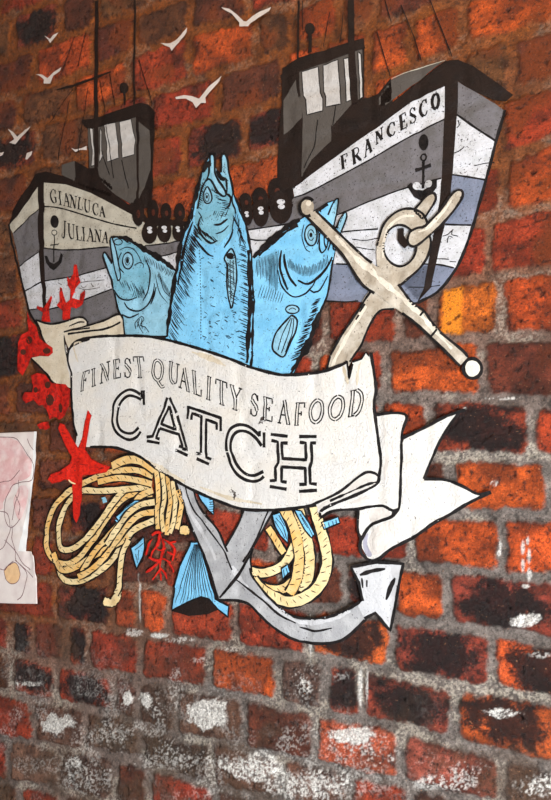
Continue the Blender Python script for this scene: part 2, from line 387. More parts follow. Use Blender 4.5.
class Part:
    def __init__(s, layer=0): s.v = []; s.key = {}; s.f = []; s.m = []; s.mats = []; s.layer = layer
    def mi(s, mat):
        if mat not in s.mats: s.mats.append(mat)
        return s.mats.index(mat)
    def vert(s, x, z, lay):
        k = (round(x, 6), round(z, 6), lay)
        if k not in s.key: s.key[k] = len(s.v); s.v.append((x, z, lay))
        return s.key[k]
    def face(s, pts, mi, lay):
        ids = []
        for p in pts:
            i = s.vert(p[0], p[1], lay)
            if not ids or (ids[-1] != i and i not in ids): ids.append(i)
        if len(ids) >= 3: s.f.append(ids); s.m.append(mi)
    def fill(s, pts, mat, lay=0, smooth=False):
        if smooth: pts = cat(pts, True, 4.0)
        poly = [wall_point(p[0], p[1], coat(s.layer+lay)) for p in pts]
        if area(poly) < 0: poly = poly[::-1]
        mi = s.mi(mat); L = s.layer+lay
        xs = [p[0] for p in poly]; zs = [p[1] for p in poly]
        i0 = math.floor((min(xs)-OX)/CELL); i1 = math.ceil((max(xs)-OX)/CELL); j0 = math.floor((min(zs)-OZ)/CELL); j1 = math.ceil((max(zs)-OZ)/CELL)
        def rec(pl, a, b, c, d):
            if len(pl) < 3: return
            ar = area(pl)
            if ar < 1e-10: return
            full = (b-a)*(d-c)*CELL*CELL
            if ar > full*(1-1e-7):
                for i in range(a, b):
                    for j in range(c, d):
                        x0 = OX+i*CELL; z0 = OZ+j*CELL
                        s.face([(x0, z0), (x0+CELL, z0), (x0+CELL, z0+CELL), (x0, z0+CELL)], mi, L)
                return
            if b-a <= 1 and d-c <= 1: s.face(pl, mi, L); return
            if b-a >= d-c:
                h = (a+b)//2; v = OX+h*CELL
                rec(clip(pl, 0, v, True), a, h, c, d); rec(clip(pl, 0, v, False), h, b, c, d)
            else:
                h = (c+d)//2; v = OZ+h*CELL
                rec(clip(pl, 1, v, True), a, b, c, h); rec(clip(pl, 1, v, False), a, b, h, d)
        rec(poly, i0, i1, j0, j1); return s
    def stroke(s, pts, w, mat='black', lay=1, smooth=True, taper=0.0, closed=False, wob=.12):
        """a brushed line, w pixels wide"""
        if smooth and len(pts) > 2: pts = cat(pts, closed, 3.0)
        if closed: pts = list(pts)+[pts[0]]
        P = [np.array(wall_point(p[0], p[1], coat(s.layer+lay))) for p in pts]
        Q = [P[0]]
        for a, b in zip(P[:-1], P[1:]):
            d = np.hypot(*(b-a)); n = max(1, int(d/.0030))
            for k in range(1, n+1): Q.append(a+(b-a)*k/n)
        n = len(Q); mi = s.mi(mat); L = s.layer+lay
        if n < 2: return s
        ph = random.uniform(0, 9); prev = None; tot = n-1
        if mat == 'black' and w >= 1.2: w = w*1.22
        wm = w*.00161; nc = max(1, int(wm/.0036+.5))
        for k in range(n):
            a = Q[max(0, k-1)]; b = Q[min(n-1, k+1)]
            if closed and k in (0, n-1): a, b = Q[-2], Q[1]
            t = b-a; l = np.hypot(*t) or 1; nrm = np.array([-t[1], t[0]])/l
            f = 1+wob*math.sin(ph+k*.55)+wob*.6*math.sin(ph*2+k*1.7)
            e = min(k, tot-k)/max(1, tot)*2
            if taper: f *= (1-taper)+taper*min(1, e*2.2)
            h = wm/2*f
            cur = [tuple(Q[k]+nrm*h*(2*c/nc-1)) for c in range(nc+1)]
            if prev is not None:
                for c in range(nc):
                    s.face([prev[c], cur[c], cur[c+1], prev[c+1]] , mi, L)
            prev = cur
        return s
    def ellipse(s, cx, cy, rx, ry, mat, lay=0, rot=0, n=20):
        c, si = math.cos(rot), math.sin(rot)
        pts = [(cx+rx*math.cos(a)*c-ry*math.sin(a)*si, cy+rx*math.cos(a)*si+ry*math.sin(a)*c) for a in np.arange(n)*2*math.pi/n]
        return s.fill(pts, mat, lay)
    def ring(s, cx, cy, rx, ry, w, mat='black', lay=1, a0=0, a1=360, rot=0):
        n = max(6, int(abs(a1-a0)/20)); c, si = math.cos(rot), math.sin(rot)
        ang = [math.radians(a0+(a1-a0)*k/n) for k in range(n+1)]
        pts = [(cx+rx*math.cos(a)*c-ry*math.sin(a)*si, cy+rx*math.cos(a)*si+ry*math.sin(a)*c) for a in ang]
        full = abs(a1-a0) >= 360
        return s.stroke(pts[:-1] if full else pts, w, mat, lay, closed=full)
    def build(s, name, parent=None, label=None):
        v = np.array(s.v); x, z, lay = v[:, 0], v[:, 1], v[:, 2]
        y = -(relief(x, z)+BASE+lay*STEP)
        o0 = parent['_o'] if parent is not None else None
        off = np.array(parent.location) if parent is not None else np.array([x.mean(), -.002, z.min()])
        co = np.stack([x-off[0], y-off[1], z-off[2]], -1)
        # wind every face towards the room
        fs = []
        for f in s.f:
            ar = sum(v[f[k]][0]*v[f[(k+1) % len(f)]][1]-v[f[(k+1) % len(f)]][0]*v[f[k]][1] for k in range(len(f)))
            fs.append(f if ar > 0 else f[::-1])
        me = bpy.data.meshes.new(name); me.from_pydata([tuple(c) for c in co], [], fs)
        for mname in s.mats: me.materials.append(MT[mname])
        me.polygons.foreach_set('material_index', s.m); me.polygons.foreach_set('use_smooth', [True]*len(fs))
        me.update()
        o = bpy.data.objects.new(name, me); COL.objects.link(o)
        if parent is not None: o.parent = parent
        else: o.location = off
        if label: o['label'] = label
        return o
def child(parent, owner_loc):
    pass
ORIG = {}
def thing(name, label, cat_, base_uv, group=None):
    x, z = wall_point(*base_uv)
    o = bpy.data.objects.new(name, None); COL.objects.link(o); o.location = (x, -.002, z); o.empty_display_size = .03
    o['label'] = label; o['category'] = cat_
    if group: o['group'] = group
    return o
def tag(o, label, cat_, group=None):
    o['label'] = label; o['category'] = cat_
    if group: o['group'] = group
    return o
# parts and sub-parts: sub-parts keep their vertices relative to their own parent, whose origin is the thing's origin
def part(p, name, root, label=None, sub_of=None):
    v = p
    x = np.array([q[0] for q in v.v]); z = np.array([q[1] for q in v.v]); lay = np.array([q[2] for q in v.v])
    y = -(relief(x, z)+BASE+lay*STEP)
    if root is None: off = np.array([x.mean(), -.002, z.min()])
    else: off = np.array(root.location)
    co = np.stack([x-off[0], y-off[1], z-off[2]], -1)
    fs = []
    for f in v.f:
        ar = sum(x[f[k]]*z[f[(k+1) % len(f)]]-x[f[(k+1) % len(f)]]*z[f[k]] for k in range(len(f)))
        fs.append(f if ar > 0 else f[::-1])
    me = bpy.data.meshes.new(name); me.from_pydata(co.tolist(), [], fs)
    for mname in v.mats: me.materials.append(MT[mname])
    me.polygons.foreach_set('material_index', v.m); me.polygons.foreach_set('use_smooth', [True]*len(fs)); me.update()
    o = bpy.data.objects.new(name, me); COL.objects.link(o)
    if root is None: o.location = off
    else: o.parent = sub_of if sub_of is not None else root
    if label: o['label'] = label
    return o
def T(x0, y0, s):
    """positions read on an enlarged detail of the photograph -> positions on the whole photograph"""
    def f(*a):
        return [(x0+a[k]/s, y0+a[k+1]/s) for k in range(0, len(a), 2)]
    return f
t00=T(0,0,3.993); t10=T(138,0,3.993); t20=T(276,0,3.993); t30=T(413,0,3.993)
t01=T(0,200,3.993); t11=T(138,200,3.993); t21=T(276,200,3.993); t31=T(413,200,3.993)
t02=T(0,400,3.993); t12=T(138,400,3.993); t22=T(276,400,3.993)
ID=T(0,0,1)

# ------------------------------------------------------------------ serif letters
GL = {
 'F':[('T',(.25,0),(.25,1)),('t',(.05,0),(.45,0)),('t',(.05,1),(.85,1),(.85,.78)),('t',(.25,.52),(.62,.52)),('t',(.62,.62),(.62,.42))],
 'R':[('T',(.22,0),(.22,1)),('t',(.05,0),(.4,0)),('s',(.05,1),(.55,1),(.78,.88),(.78,.66),(.55,.52),(.22,.5)),('T',(.48,.5),(.86,.03)),('t',(.8,0),(1,0))],
 'A':[('t',(.5,1),(.15,0)),('T',(.5,1),(.85,0)),('t',(.28,.36),(.72,.36)),('t',(0,0),(.3,0)),('t',(.68,0),(1,0))],
 'N':[('t',(.18,0),(.18,1)),('T',(.18,1),(.82,0)),('t',(.82,0),(.82,1)),('t',(.02,0),(.34,0)),('t',(.66,1),(1,1)),('t',(.02,1),(.2,1))],
 'C':[('s',(.88,.72),(.8,.92),(.55,1.0),(.28,.88)),('sT',(.28,.88),(.12,.65),(.1,.4),(.24,.14),(.45,.02)),('s',(.45,.02),(.7,.02),(.9,.22)),('t',(.9,.98),(.9,.66))],
 'G':[('s',(.84,.74),(.76,.92),(.52,1.0),(.28,.88)),('sT',(.28,.88),(.12,.65),(.1,.4),(.24,.14),(.45,.02)),('s',(.45,.02),(.65,.03),(.82,.14)),('T',(.84,.42),(.84,.08)),('t',(.62,.44),(1,.44)),('t',(.86,.98),(.86,.68))],
 'E':[('T',(.22,0),(.22,1)),('t',(.05,1),(.85,1),(.85,.78)),('t',(.05,0),(.88,0),(.9,.24)),('t',(.22,.52),(.62,.52)),('t',(.62,.62),(.62,.42))],
 'S':[('s',(.8,.76),(.68,.95),(.45,1.0),(.22,.88),(.2,.7)),('sT',(.2,.7),(.4,.56),(.66,.44),(.82,.28)),('s',(.82,.28),(.76,.08),(.5,0),(.25,.06),(.15,.25)),('t',(.82,.98),(.82,.72)),('t',(.14,.02),(.14,.28))],
 'O':[('sT',(.5,1),(.24,.88),(.1,.5),(.24,.12),(.5,0)),('sT',(.5,0),(.76,.12),(.9,.5),(.76,.88),(.5,1))],
 'I':[('T',(.5,0),(.5,1)),('t',(.15,0),(.85,0)),('t',(.15,1),(.85,1))],
 'L':[('T',(.25,0),(.25,1)),('t',(.05,1),(.48,1)),('t',(.05,0),(.88,0),(.92,.3))],
 'U':[('sT',(.2,1),(.2,.4),(.28,.1),(.5,0)),('s',(.5,0),(.74,.08),(.8,.4),(.8,1)),('t',(.02,1),(.38,1)),('t',(.64,1),(.98,1))],
 'J':[('sT',(.65,1),(.65,.25),(.5,.0),(.25,-.05)),('s',(.25,-.05),(.1,.05),(.12,.2)),('t',(.42,1),(.9,1))],
 'T':[('T',(.5,0),(.5,1)),('t',(.28,0),(.72,0)),('t',(.02,.78),(.05,1),(.95,1),(.98,.78))],
 'Q':[('sT',(.5,1),(.24,.88),(.1,.5),(.24,.12),(.5,0)),('sT',(.5,0),(.76,.12),(.9,.5),(.76,.88),(.5,1)),('sT',(.45,.05),(.62,-.12),(.85,-.28),(1.05,-.2))],
 'Y':[('T',(.5,0),(.5,.48)),('T',(.5,.48),(.15,1)),('t',(.5,.48),(.85,1)),('t',(.28,0),(.72,0)),('t',(0,1),(.34,1)),('t',(.68,1),(1,1))],
 'D':[('T',(.22,0),(.22,1)),('t',(.05,0),(.5,0)),('t',(.05,1),(.5,1)),('sT',(.5,1),(.78,.85),(.9,.5),(.78,.15),(.5,0))],
}
def letters(p, text, spots, tw, thin, lay=1, core=None, corew=0, mat='black'):
    """spots: (bottom x, bottom y, top x, top y, width) of every letter, in pixels"""
    n = len(text)
    for k, ch in enumerate(text):
        bx, by, tx, ty, w = spots[k]
        a = spots[max(0, k-1)]; b = spots[min(n-1, k+1)]
        d = np.array([b[0]-a[0], b[1]-a[1]], float); d /= np.hypot(*d)
        upd = np.array([tx-bx, ty-by], float); o = np.array([bx, by], float)
        for st in GL[ch]:
            pts = [tuple(o+d*w*(q[0]-.5)+upd*q[1]) for q in st[1:]]
            fat = 'T' in st[0]; sm = 's' in st[0]
            p.stroke(pts, tw if fat else thin, mat, lay, smooth=sm, wob=.06)
            if core and fat: p.stroke(pts, corew, core, lay+1, smooth=sm, wob=.05)
def line(p, pts, w=1.6, lay=1, **k): p.stroke(pts, w, 'black', lay, **k)
def lines(p, lst, w=1.3, lay=1, mat='black', **k):
    for q in lst: p.stroke(q, w, mat, lay, **k)

# ------------------------------------------------------------------ the boat on the right
BG = 'painted fishing boats of the mural'
B = thing('fishing_boat', 'painted grey and white fishing boat lettered FRANCESCO, right of the fish', 'boat', (400,303), BG)
h = Part(0)
name_low = ID(445,119, 413,135, 368,161, 323,185, 306,193, 294,197)
grey_low = ID(441,178, 409,187, 371,201, 333,216, 281,225, 248,230)
h.fill(ID(293,188, 310,176, 351,146, 413,101, 445,86, 450,86, 448,119)+name_low, 'white')
h.fill(name_low+ID(270,212, 246,222)+grey_low[::-1]+ID(446,177, 448,119), 'grey')
h.fill(grey_low+ID(246,266, 330,264, 358,265, 424,265, 433,262, 445,223, 448,177), 'white')
h.fill(ID(240,264, 330,264, 358,265, 424,265, 433,265, 429,285, 417,303, 356,302, 326,300, 240,300), 'bluegrey')
h.fill(ID(457,81, 475,92, 495,103, 504,110, 496,141, 477,129, 454,113), 'grey')
h.fill(ID(454,113, 477,129, 496,141, 486,180, 449,174), 'white')
h.fill(ID(449,174, 486,180, 474,225, 442,224), 'bluegrey')
h.fill(ID(442,224, 474,225, 467,244, 456,268, 424,264, 436,240), 'white')
h.fill(ID(424,264, 456,268, 438,291, 418,302, 399,283), 'bluegrey')
HUL = part(h, 'hull', B)
for nm, pl, w in (('stripe_line', name_low, 1.3), ('stripe_line', grey_low, 1.3), ('stripe_line', ID(248,239, 268,240, 343,232, 378,229), 1.2), ('stripe_line', ID(336,264, 358,265, 375,268), 1.2),
                  ('stripe_line', ID(456,114, 477,129, 496,141), 1.5), ('stripe_line', ID(450,174, 486,180), 1.4), ('stripe_line', ID(445,224, 471,225), 1.4), ('stripe_line', ID(424,264, 440,265, 454,268), 1.3), ('stripe_line', ID(408,287,425,287,440,285), .8),
                  ('hull_outline', ID(505,110, 496,141, 486,180, 474,222, 467,244, 456,269, 438,291, 418,303), 2.2), ('hull_outline', ID(418,303, 400,304), 1.2), ('hull_outline', ID(326,301,345,302,358,301),1.2)):
    q = Part(0); q.stroke(pl, w, 'black', 1); part(q, nm, B, sub_of=HUL)
for pl in ([t30(245,660,290,650,325,648), t30(180,480,185,500,175,510), t30(165,612,190,600,205,585), t30(190,560,198,556), T(380,180,5.51)(345,310,375,300,400,275,395,300,430,310), T(380,180,5.51)(370,345,380,310,400,318), T(380,180,5.51)(315,435,345,435,380,438), T(380,180,5.51)(385,450,420,452),
    ID(352,239,366,240,385,236), ID(356,247,375,250), ID(347,244,352,248)]):
    q = Part(0); q.stroke(pl, .9, 'black', 1); part(q, 'brush_mark', B, sub_of=HUL)
q = Part(1); q.fill(ID(293,188, 310,176, 351,146, 413,101, 446,86, 446,60, 425,77, 393,102, 391,78, 378,94, 362,99, 331,126, 331,142, 312,160), 'dark')
q.fill(ID(445,62, 458,59, 473,66, 513,94, 506,101, 493,99, 475,92, 458,81, 445,86), 'dark'); part(q, 'gunwale', B)
q = Part(1); q.fill(ID(379,110, 379,98, 391,80, 413,70, 443,61, 425,76, 413,85), 'dgrey'); q.stroke(ID(391,79, 413,70, 445,60), 1.0, 'cream', 2, taper=.5); part(q, 'deck_side', B, 'grey side of the deck')
q = Part(1); q.fill(ID(445,61, 458,59, 458,100, 453.5,162, 450,200, 443,232, 436,265, 431,287, 417,303, 424,287, 428,265, 434,232, 440,200, 442.5,162, 445,100), 'dark', 1); part(q, 'stem_post', B)
# wheelhouse
q = Part(0); q.fill(ID(282,68, 299,58, 364,38, 364,97, 335,125, 331,142, 293,190, 293,207, 277,203, 278,150, 281,110), 'dark'); WH = part(q, 'wheelhouse', B)
q = Part(1); q.fill(ID(300,66, 362,46, 363,97, 352,104, 331,128, 331,141, 312,160, 301,178, 303,120, 302,104, 298,92), 'dgrey'); part(q, 'front_wall', B, sub_of=WH)
q = Part(1); q.fill(ID(283,100, 296,80, 297,92, 303,105, 302,118, 284,135), 'dgrey'); part(q, 'side_wall', B, sub_of=WH)
for wpts in (ID(302,72,318.5,67,320,92,323,99,323,111,307,115,306,100,303,95), ID(323,65,338,60,341,104,326,107,326,97,323.5,91), ID(344,59,348.5,58,351,100,346.5,102), ID(358,52,361,54,363,97,360,99)):
    q = Part(2); q.fill(wpts, 'glass'); q.stroke(wpts, 1.0, 'black', 1, closed=True, smooth=False)
    part(q, 'window_pane', B, sub_of=WH)
q = Part(2); q.fill(ID(280,75, 297,62, 300,63, 363,39, 365,48, 300,72, 281,80), 'dark', 1); part(q, 'roof', B, sub_of=WH)
q = Part(2); q.ellipse(310,29,5,6,'dark'); q.stroke(ID(310,34,310,53),4,'dark',0); part(q, 'roof_lamp', B)
q = Part(4); q.stroke(ID(351,0, 351.5,45, 355,103), 6.8, 'dark', 1, wob=.03); part(q, 'mast', B, 'thick mast')
q = Part(4); q.stroke(ID(298.5,0, 298,62, 299,96), 2.4, 'dark', 1); part(q, 'mast', B, 'thin mast')
for pl in (ID(401,5,414,37,421,60), ID(430,0,441,28,452,56), ID(377,32,383,52,390,76), ID(343,12,340,43), ID(330,12,323,46), ID(318,120,314,148,304,168), ID(336,105,333,125), ID(302,0,303,30), ID(385,0,391,22)):
    q = Part(4); q.stroke(pl, .9, 'black', 1, smooth=False); part(q, 'rigging_line', B)
q = Part(2); q.ellipse(423.5,142,5,8,'black',1); q.ring(423.5,157,2.8,3.2,1.2,lay=1); q.stroke(ID(415,170,431,165),2.8,lay=1); q.stroke(ID(423.3,161,422.8,188),2,lay=1); q.fill(ID(407,186,411,182,416,189,423,190,429,187,433,180,437,179,437,187,431,196,423,201,414,197),'black',1); q.ellipse(416.5,185.5,4,4,'white',2); q.ellipse(428.5,183.5,3.6,4,'white',2)
part(q, 'anchor_emblem', B)
fr = T(335,85,5.009)
def sp(t, lst, ws):
    return [t(a,b)[0]+t(c,d)[0]+(w,) for (a,b,c,d), w in zip(lst, ws)]
q = Part(2); letters(q, 'FRANCESCO', sp(fr, [(52,415,46,350),(112,388,104,318),(168,348,162,272),(224,285,220,222),(286,256,278,190),(346,218,338,146),(392,188,386,115),(446,152,440,78),(506,118,502,46)], [9,10.5,11,10,9.5,9,8.5,9.5,9.5]), 2.3, 1.15, lay=0)
part(q, 'name_lettering', B)

# ------------------------------------------------------------------ the boat on the left
C = thing('fishing_boat', 'painted grey and cream fishing boat lettered GIANLUCA JULIANA, left of the fish', 'boat', (80,325), BG)
l1 = ID(43,206, 60,208, 90,217, 114,224, 136,228)
l2 = ID(43,248, 67,250, 109,247, 145,246, 162,244, 190,239)
l3 = ID(45,281, 75,276, 110,267, 150,259, 178,252)
l4 = ID(46,310, 75,303, 112,289, 150,285)
h = Part(0)
h.fill(ID(43,182, 66,184, 90,192, 114,204, 140,218, 146,225, 195,225, 190,239, 162,244,145,246,109,247,67,250,43,248), 'cream')
h.fill(l2+ID(186,250)+l3[::-1], 'grey')
h.fill(l3+ID(178,285)+l4[::-1], 'white')
h.fill(l4+ID(150,330, 48,330), 'grey')
h.fill(ID(9,226, 24,201, 40,184, 40,208, 25,221, 13,233), 'cream')
h.fill(ID(13,233, 25,221, 40,208, 40,252, 19,266), 'grey')
h.fill(ID(19,266, 40,252, 41,282, 24,291), 'white')
h.fill(ID(24,291, 41,282, 44,308, 30,310), 'white')
h.fill(ID(30,310, 48,308, 50,330, 38,326), 'grey')
HUL = part(h, 'hull', C)
for nm, pl, w in (('stripe_line', l1, 1.4),('stripe_line', l2[:3], 1.5),('stripe_line', l2[3:], 1.3),('stripe_line', l3[:3], 1.4),('stripe_line', l3[3:], 1.3),('stripe_line', l4[:3], 1.4),('stripe_line', ID(14,233,25,221,39,208),1.4),
                  ('stripe_line', ID(19,266,39,252),1.4),('stripe_line', ID(24,291,41,282),1.4),('stripe_line', ID(30,310,44,308),1.2),('hull_outline', ID(9,224,13,248,22,284,29,310,38,326),2.4)):
    q = Part(0); q.stroke(pl, w, 'black', 1); part(q, nm, C, sub_of=HUL)
for pl in ([t01(300,335,340,325,380,322,415,318), t01(310,350,345,358,400,350), t01(230,330,245,338), t01(320,340,330,350,345,342), t01(360,330,370,345)]):
    q = Part(0); q.stroke(pl, .8, 'dgrey', 1); part(q, 'brush_mark', C, sub_of=HUL)
q = Part(1); q.fill(ID(9,226, 12,212, 20,198, 36,174, 46,171.5, 66,177, 84,184, 112,192, 128,204, 142,208, 142,220, 114,205, 90,192.5, 66,184.5, 43,182.5, 38,187, 28,200, 12,222), 'dark'); part(q, 'gunwale', C)
q = Part(1); q.fill(ID(38,178, 44,178, 44,248, 46,300, 48,318, 44,318, 40,270, 38,230), 'dark', 1); part(q, 'stem_post', C)
q = Part(0); q.fill(ID(84,124, 140,110, 155,112, 152,206, 140,210, 112,193, 98,184, 88,175, 88,130), 'dark'); WH = part(q, 'wheelhouse', C)
q = Part(1); q.fill(ID(88,128, 136,116, 137,183, 136,207, 114,194, 100,180, 98,168, 89,168), 'dgrey'); part(q, 'front_wall', C, sub_of=WH)
q = Part(1); q.fill(ID(139,122, 149,130, 151,152, 151,170, 139,200), 'dgrey'); part(q, 'side_wall', C, sub_of=WH)
for wpts in (ID(90,128,93,129,94,155,95,165,91,166,92,150), ID(99.5,128,101,130,101,150,103,156,99.5,163), ID(104,125,115.5,122.5,117.5,142,119,158,107.5,162,106,140), ID(119.5,122,131,119,135,140,134.5,154.5,122.5,158,121,140)):
    q = Part(2); q.fill(wpts, 'glass'); q.stroke(wpts, .9, 'black', 1, closed=True, smooth=False); part(q, 'window_pane', C, sub_of=WH)
q = Part(2); q.fill(ID(82,120, 92,119, 140,103, 148,104, 156,113, 150,121, 137,117, 90,129, 84,126), 'dark', 1); part(q, 'roof', C, sub_of=WH)
q = Part(1); q.fill(ID(62,175, 62,165, 75,161, 76,182), 'dgrey'); q.fill(ID(75,161, 98,174, 112,185, 112,198, 82,188, 75,182), 'dark'); part(q, 'deck_side', C, 'grey and dark deck housing')
q = Part(2); q.ellipse(124,88,4.2,5.5,'dark'); q.stroke(ID(124,92,125,105),3,'dark',0); part(q, 'roof_lamp', C)
q = Part(4); q.stroke(ID(96.5,0, 96,60, 96,120, 96.5,168), 6.2, 'dark', 1, wob=.03); part(q, 'mast', C, 'thick mast')
q = Part(4); q.stroke(ID(135,0, 134,50, 134.5,106), 2.8, 'dark', 1); part(q, 'mast', C, 'thin mast')
q = Part(4); q.stroke(ID(57,90, 84,82, 111,72), 3.6, 'dark', 2, taper=.4); part(q, 'spar', C)
for pl in (ID(75,36,62,72), ID(86,32,78,66), ID(73,88,49,123), ID(69,100,58,160), ID(88,88,78,152), ID(100,80,105,112), ID(110,74,115,106), ID(106,126,114,178), ID(122,160,128,188), ID(139,60,152,104), ID(101,150,110,175)):
    q = Part(4); q.stroke(pl, 1.1, 'black', 1, smooth=False); part(q, 'rigging_line', C)
q = Part(2); q.ellipse(54.5,221.5,3.8,6.3,'black',1); q.ring(54.2,232.5,2.2,2.6,1.1,lay=1); q.stroke(ID(54,235,54,262),1.4,lay=1); q.fill(ID(45,256,47.5,256,50,262,54,264,58.5,261,61,253,63,255,61.5,263,57,268,54,270.5,50,268,46.5,263),'black',1); q.stroke(ID(50,245,58.5,244),1.2,lay=1)
part(q, 'anchor_emblem', C)
gg = T(30,170,5.009)
q = Part(2); letters(q, 'GIANLUCA', sp(gg, [(117,165,117,97),(150,172,150,108),(182,180,180,117),(216,190,216,128),(252,198,252,138),(288,212,288,150),(330,226,330,166),(364,234,362,182)], [6.5,4,7,7.5,6,7.5,6.5,6.5]), 1.8, 1.0, lay=0)
part(q, 'name_lettering', C)
q = Part(2); letters(q, 'JULIANA', sp(gg, [(170,336,172,256),(208,344,208,272),(244,350,244,284),(268,353,268,288),(302,357,300,292),(340,360,340,300),(377,365,375,308)], [6,7.5,6,4,7.5,7.5,6.5]), 1.8, 1.0, lay=0)
part(q, 'name_lettering', C)

# ------------------------------------------------------------------ chain between the boats
CH = thing('chain', 'painted dark brown chain hanging between the two boats behind the fish', 'chain', (210,240))
for k, (cx, cy, rx_, ry_) in enumerate(((138,212,6,14),(152.9,211,6,11),(166.2,212,5.5,9),(179.6,212,5.5,9),(245.5,201,6,8),(260,198,8,10.5),(277,190,9,12))):
    q = Part(5); q.ellipse(cx,cy,rx_,ry_,'dark',0); q.ellipse(cx+.6,cy+ry_*.15,rx_*.30,ry_*.30,'rust',1); part(q, 'chain_link', CH)
for pl in (ID(130,205,140,216,150,221,165,222,186,224), ID(240,210,250,208,262,204,276,200,292,192)):
    q = Part(5); q.stroke(pl, 8, 'dark', 1, wob=.25); part(q, 'chain_link', CH)
for (cx, cy, rx_, ry_) in ((149.7,232,8,12),(164.3,231,7,11.5),(178.3,231,6,10),(247,216,6,10),(261,213,8,14),(281,207,11.5,17)):
    q = Part(5); q.ellipse(cx,cy,rx_,ry_,'dark',2); q.ellipse(cx-.4,cy-ry_*.32,rx_*.36,ry_*.16,'white',3); q.ellipse(cx+.4,cy-ry_*.02,rx_*.30,ry_*.15,'white',3)
    part(q, 'chain_link', CH)
# ------------------------------------------------------------------ fish
FG = 'painted blue fish above the banner'
def hatch(p, pts, dx, dy, n, w=1.0, jit=.35, lay=2, mat='black', t0=0., t1=1.):
    c = cat(pts, False, 2.0); m = len(c)
    for k in range(n):
        f = t0+(t1-t0)*k/max(1, n-1); a = c[min(m-1, int(f*(m-1)))]
        j = 1+random.uniform(-jit, jit); ox = random.uniform(-.8, .8)
        p.stroke([(a[0]+ox, a[1]), (a[0]+ox+dx*j*.5, a[1]+dy*j*.55), (a[0]+ox+dx*j, a[1]+dy*j)], w, mat, lay, taper=.7)
Lf = T(100,220,5.51); Rf = T(240,190,5.0); C2 = T(170,140,6.122)
# left fish
FL = thing('fish', 'painted blue fish on the left with its open mouth pointing up and left', 'fish', (135,336), FG)
ol = Lf(60,95, 90,93, 150,108, 230,155, 330,212, 412,275, 430,330, 420,500, 410,640, 130,640, 125,570, 97,480, 78,390, 52,300, 24,220, 18,192, 28,178, 48,205, 70,245, 64,180, 52,115)
q = Part(7); q.fill(ol, 'bluelt'); q.stroke(ol[-18:]+ol[:5], 1.0, 'black', 1, smooth=False)
q.stroke(Lf(58,96, 90,93, 150,108, 230,155, 330,212, 415,278), 5.0, 'black', 1, taper=.6, wob=.3)
q.stroke(Lf(120,108, 200,160, 300,215), 1.2, 'teal', 2, wob=.25)
q.stroke(Lf(130,638, 125,570, 97,480, 78,390, 52,300, 24,220, 18,192, 28,178, 48,205, 68,240), 2.2, 'black', 1)
BD = part(q, 'body', FL)
q = Part(7); q.fill(Lf(80,150, 110,110, 160,120, 230,170, 270,250, 275,340, 240,400, 180,440, 110,430, 78,390, 70,250), 'teal', 1, True); part(q, 'head', FL)
q = Part(8); q.fill(Lf(55,100, 68,100, 88,160, 100,230, 110,300, 104,332, 92,322, 80,260, 66,180), 'bluelt', 1); q.stroke(Lf(57,100, 66,180, 80,260, 92,322, 103,332, 112,300, 102,230, 88,160, 68,100), 1.5, 'black', 2, closed=True); part(q, 'jaw', FL)
q = Part(8); q.ring(*Lf(155,225)[0], 5.2,8.2,1.4,lay=2); q.ellipse(*Lf(155,225)[0],4.8,7.6,'bluelt',1); q.ring(*Lf(153,228)[0],2.4,3.9,.9,lay=2,a0=20,a1=330); q.ellipse(*Lf(153,225)[0],1.6,2.8,'black',2); q.stroke(Lf(120,180,105,215,108,260,130,290),1.2,lay=2); q.stroke(Lf(112,165,150,150,190,165,215,200,230,235),1.1,lay=2); q.stroke(Lf(190,250,220,235,240,245,235,265),1,lay=2); q.ring(*Lf(102,122)[0],4,3,1.1,lay=2)
part(q, 'eye', FL)
q = Part(8); lines(q, [Lf(78,385,110,430,160,442,200,425), Lf(135,455,160,490,210,500,262,470,292,410,302,350), Lf(235,445,262,400,275,330,270,270,255,220), Lf(280,465,298,420,310,370), Lf(120,520,160,537,212,515)], 1.6, 2, taper=.4)
lines(q, [Lf(305,300,330,400,375,460), Lf(330,300,350,380,380,420)], .9, 2, taper=.5); part(q, 'gill', FL)
q = Part(8)
for k in range(16): a = (105+k*9, 330+12*math.sin(k*1.3)+k*3); line(q, Lf(a[0], a[1], a[0]+14, a[1]+28+k*1.5), .7, 2, taper=.5)
for k in range(7): line(q, Lf(190+k*8, 385+k*2, 180+k*9, 425+k), .7, 2)
for k in range(22): x = 250+k*8; y = 195+k*4.6; line(q, Lf(x, y, x-8, y+32+random.uniform(-8,16)), .9, 2, taper=.6)
for k in range(20): x = 330+k*4; y = 285+k*7; line(q, Lf(x-6, y, x-12, y+30), .7, 2, taper=.6)
part(q, 'scale_marks', FL)['kind'] = 'stuff'
q = Part(8); lines(q, [Lf(200,600,195,565,225,530,240,548,222,580,250,590,272,620), Lf(205,560,225,600,240,625), Lf(215,545,208,590), Lf(228,540,235,600)], 1.0, 2); part(q, 'fin', FL)
# its tail, seen through the rope coil
c4 = T(40,440,5.009); c5 = T(40,520,5.009)
q = Part(16); tb = c4(378,385, 415,345, 470,302, 540,300, 530,325, 470,360, 420,428, 400,425); q.fill(tb, 'blue'); q.stroke(tb, 1.3, closed=True, smooth=False)
lines(q, [c4(395,390,440,345,520,312), c4(405,410,450,360,500,330), c4(390,375,430,340,480,312)], .8)
tb = c4(305,290, 325,285, 335,310, 315,318); q.fill(tb, 'bluelt')
tb = c5(455,140, 520,85, 522,150, 515,185, 485,245, 470,200); q.fill(tb, 'blue'); q.stroke(tb, 1.4, closed=True, smooth=False)
lines(q, [c5(475,150,500,130,515,115), c5(480,170,490,215), c5(495,150,492,200)], .8)
tb = c5(375,0, 435,0, 415,22, 392,20); q.fill(tb, 'blue'); part(q, 'tail', FL)
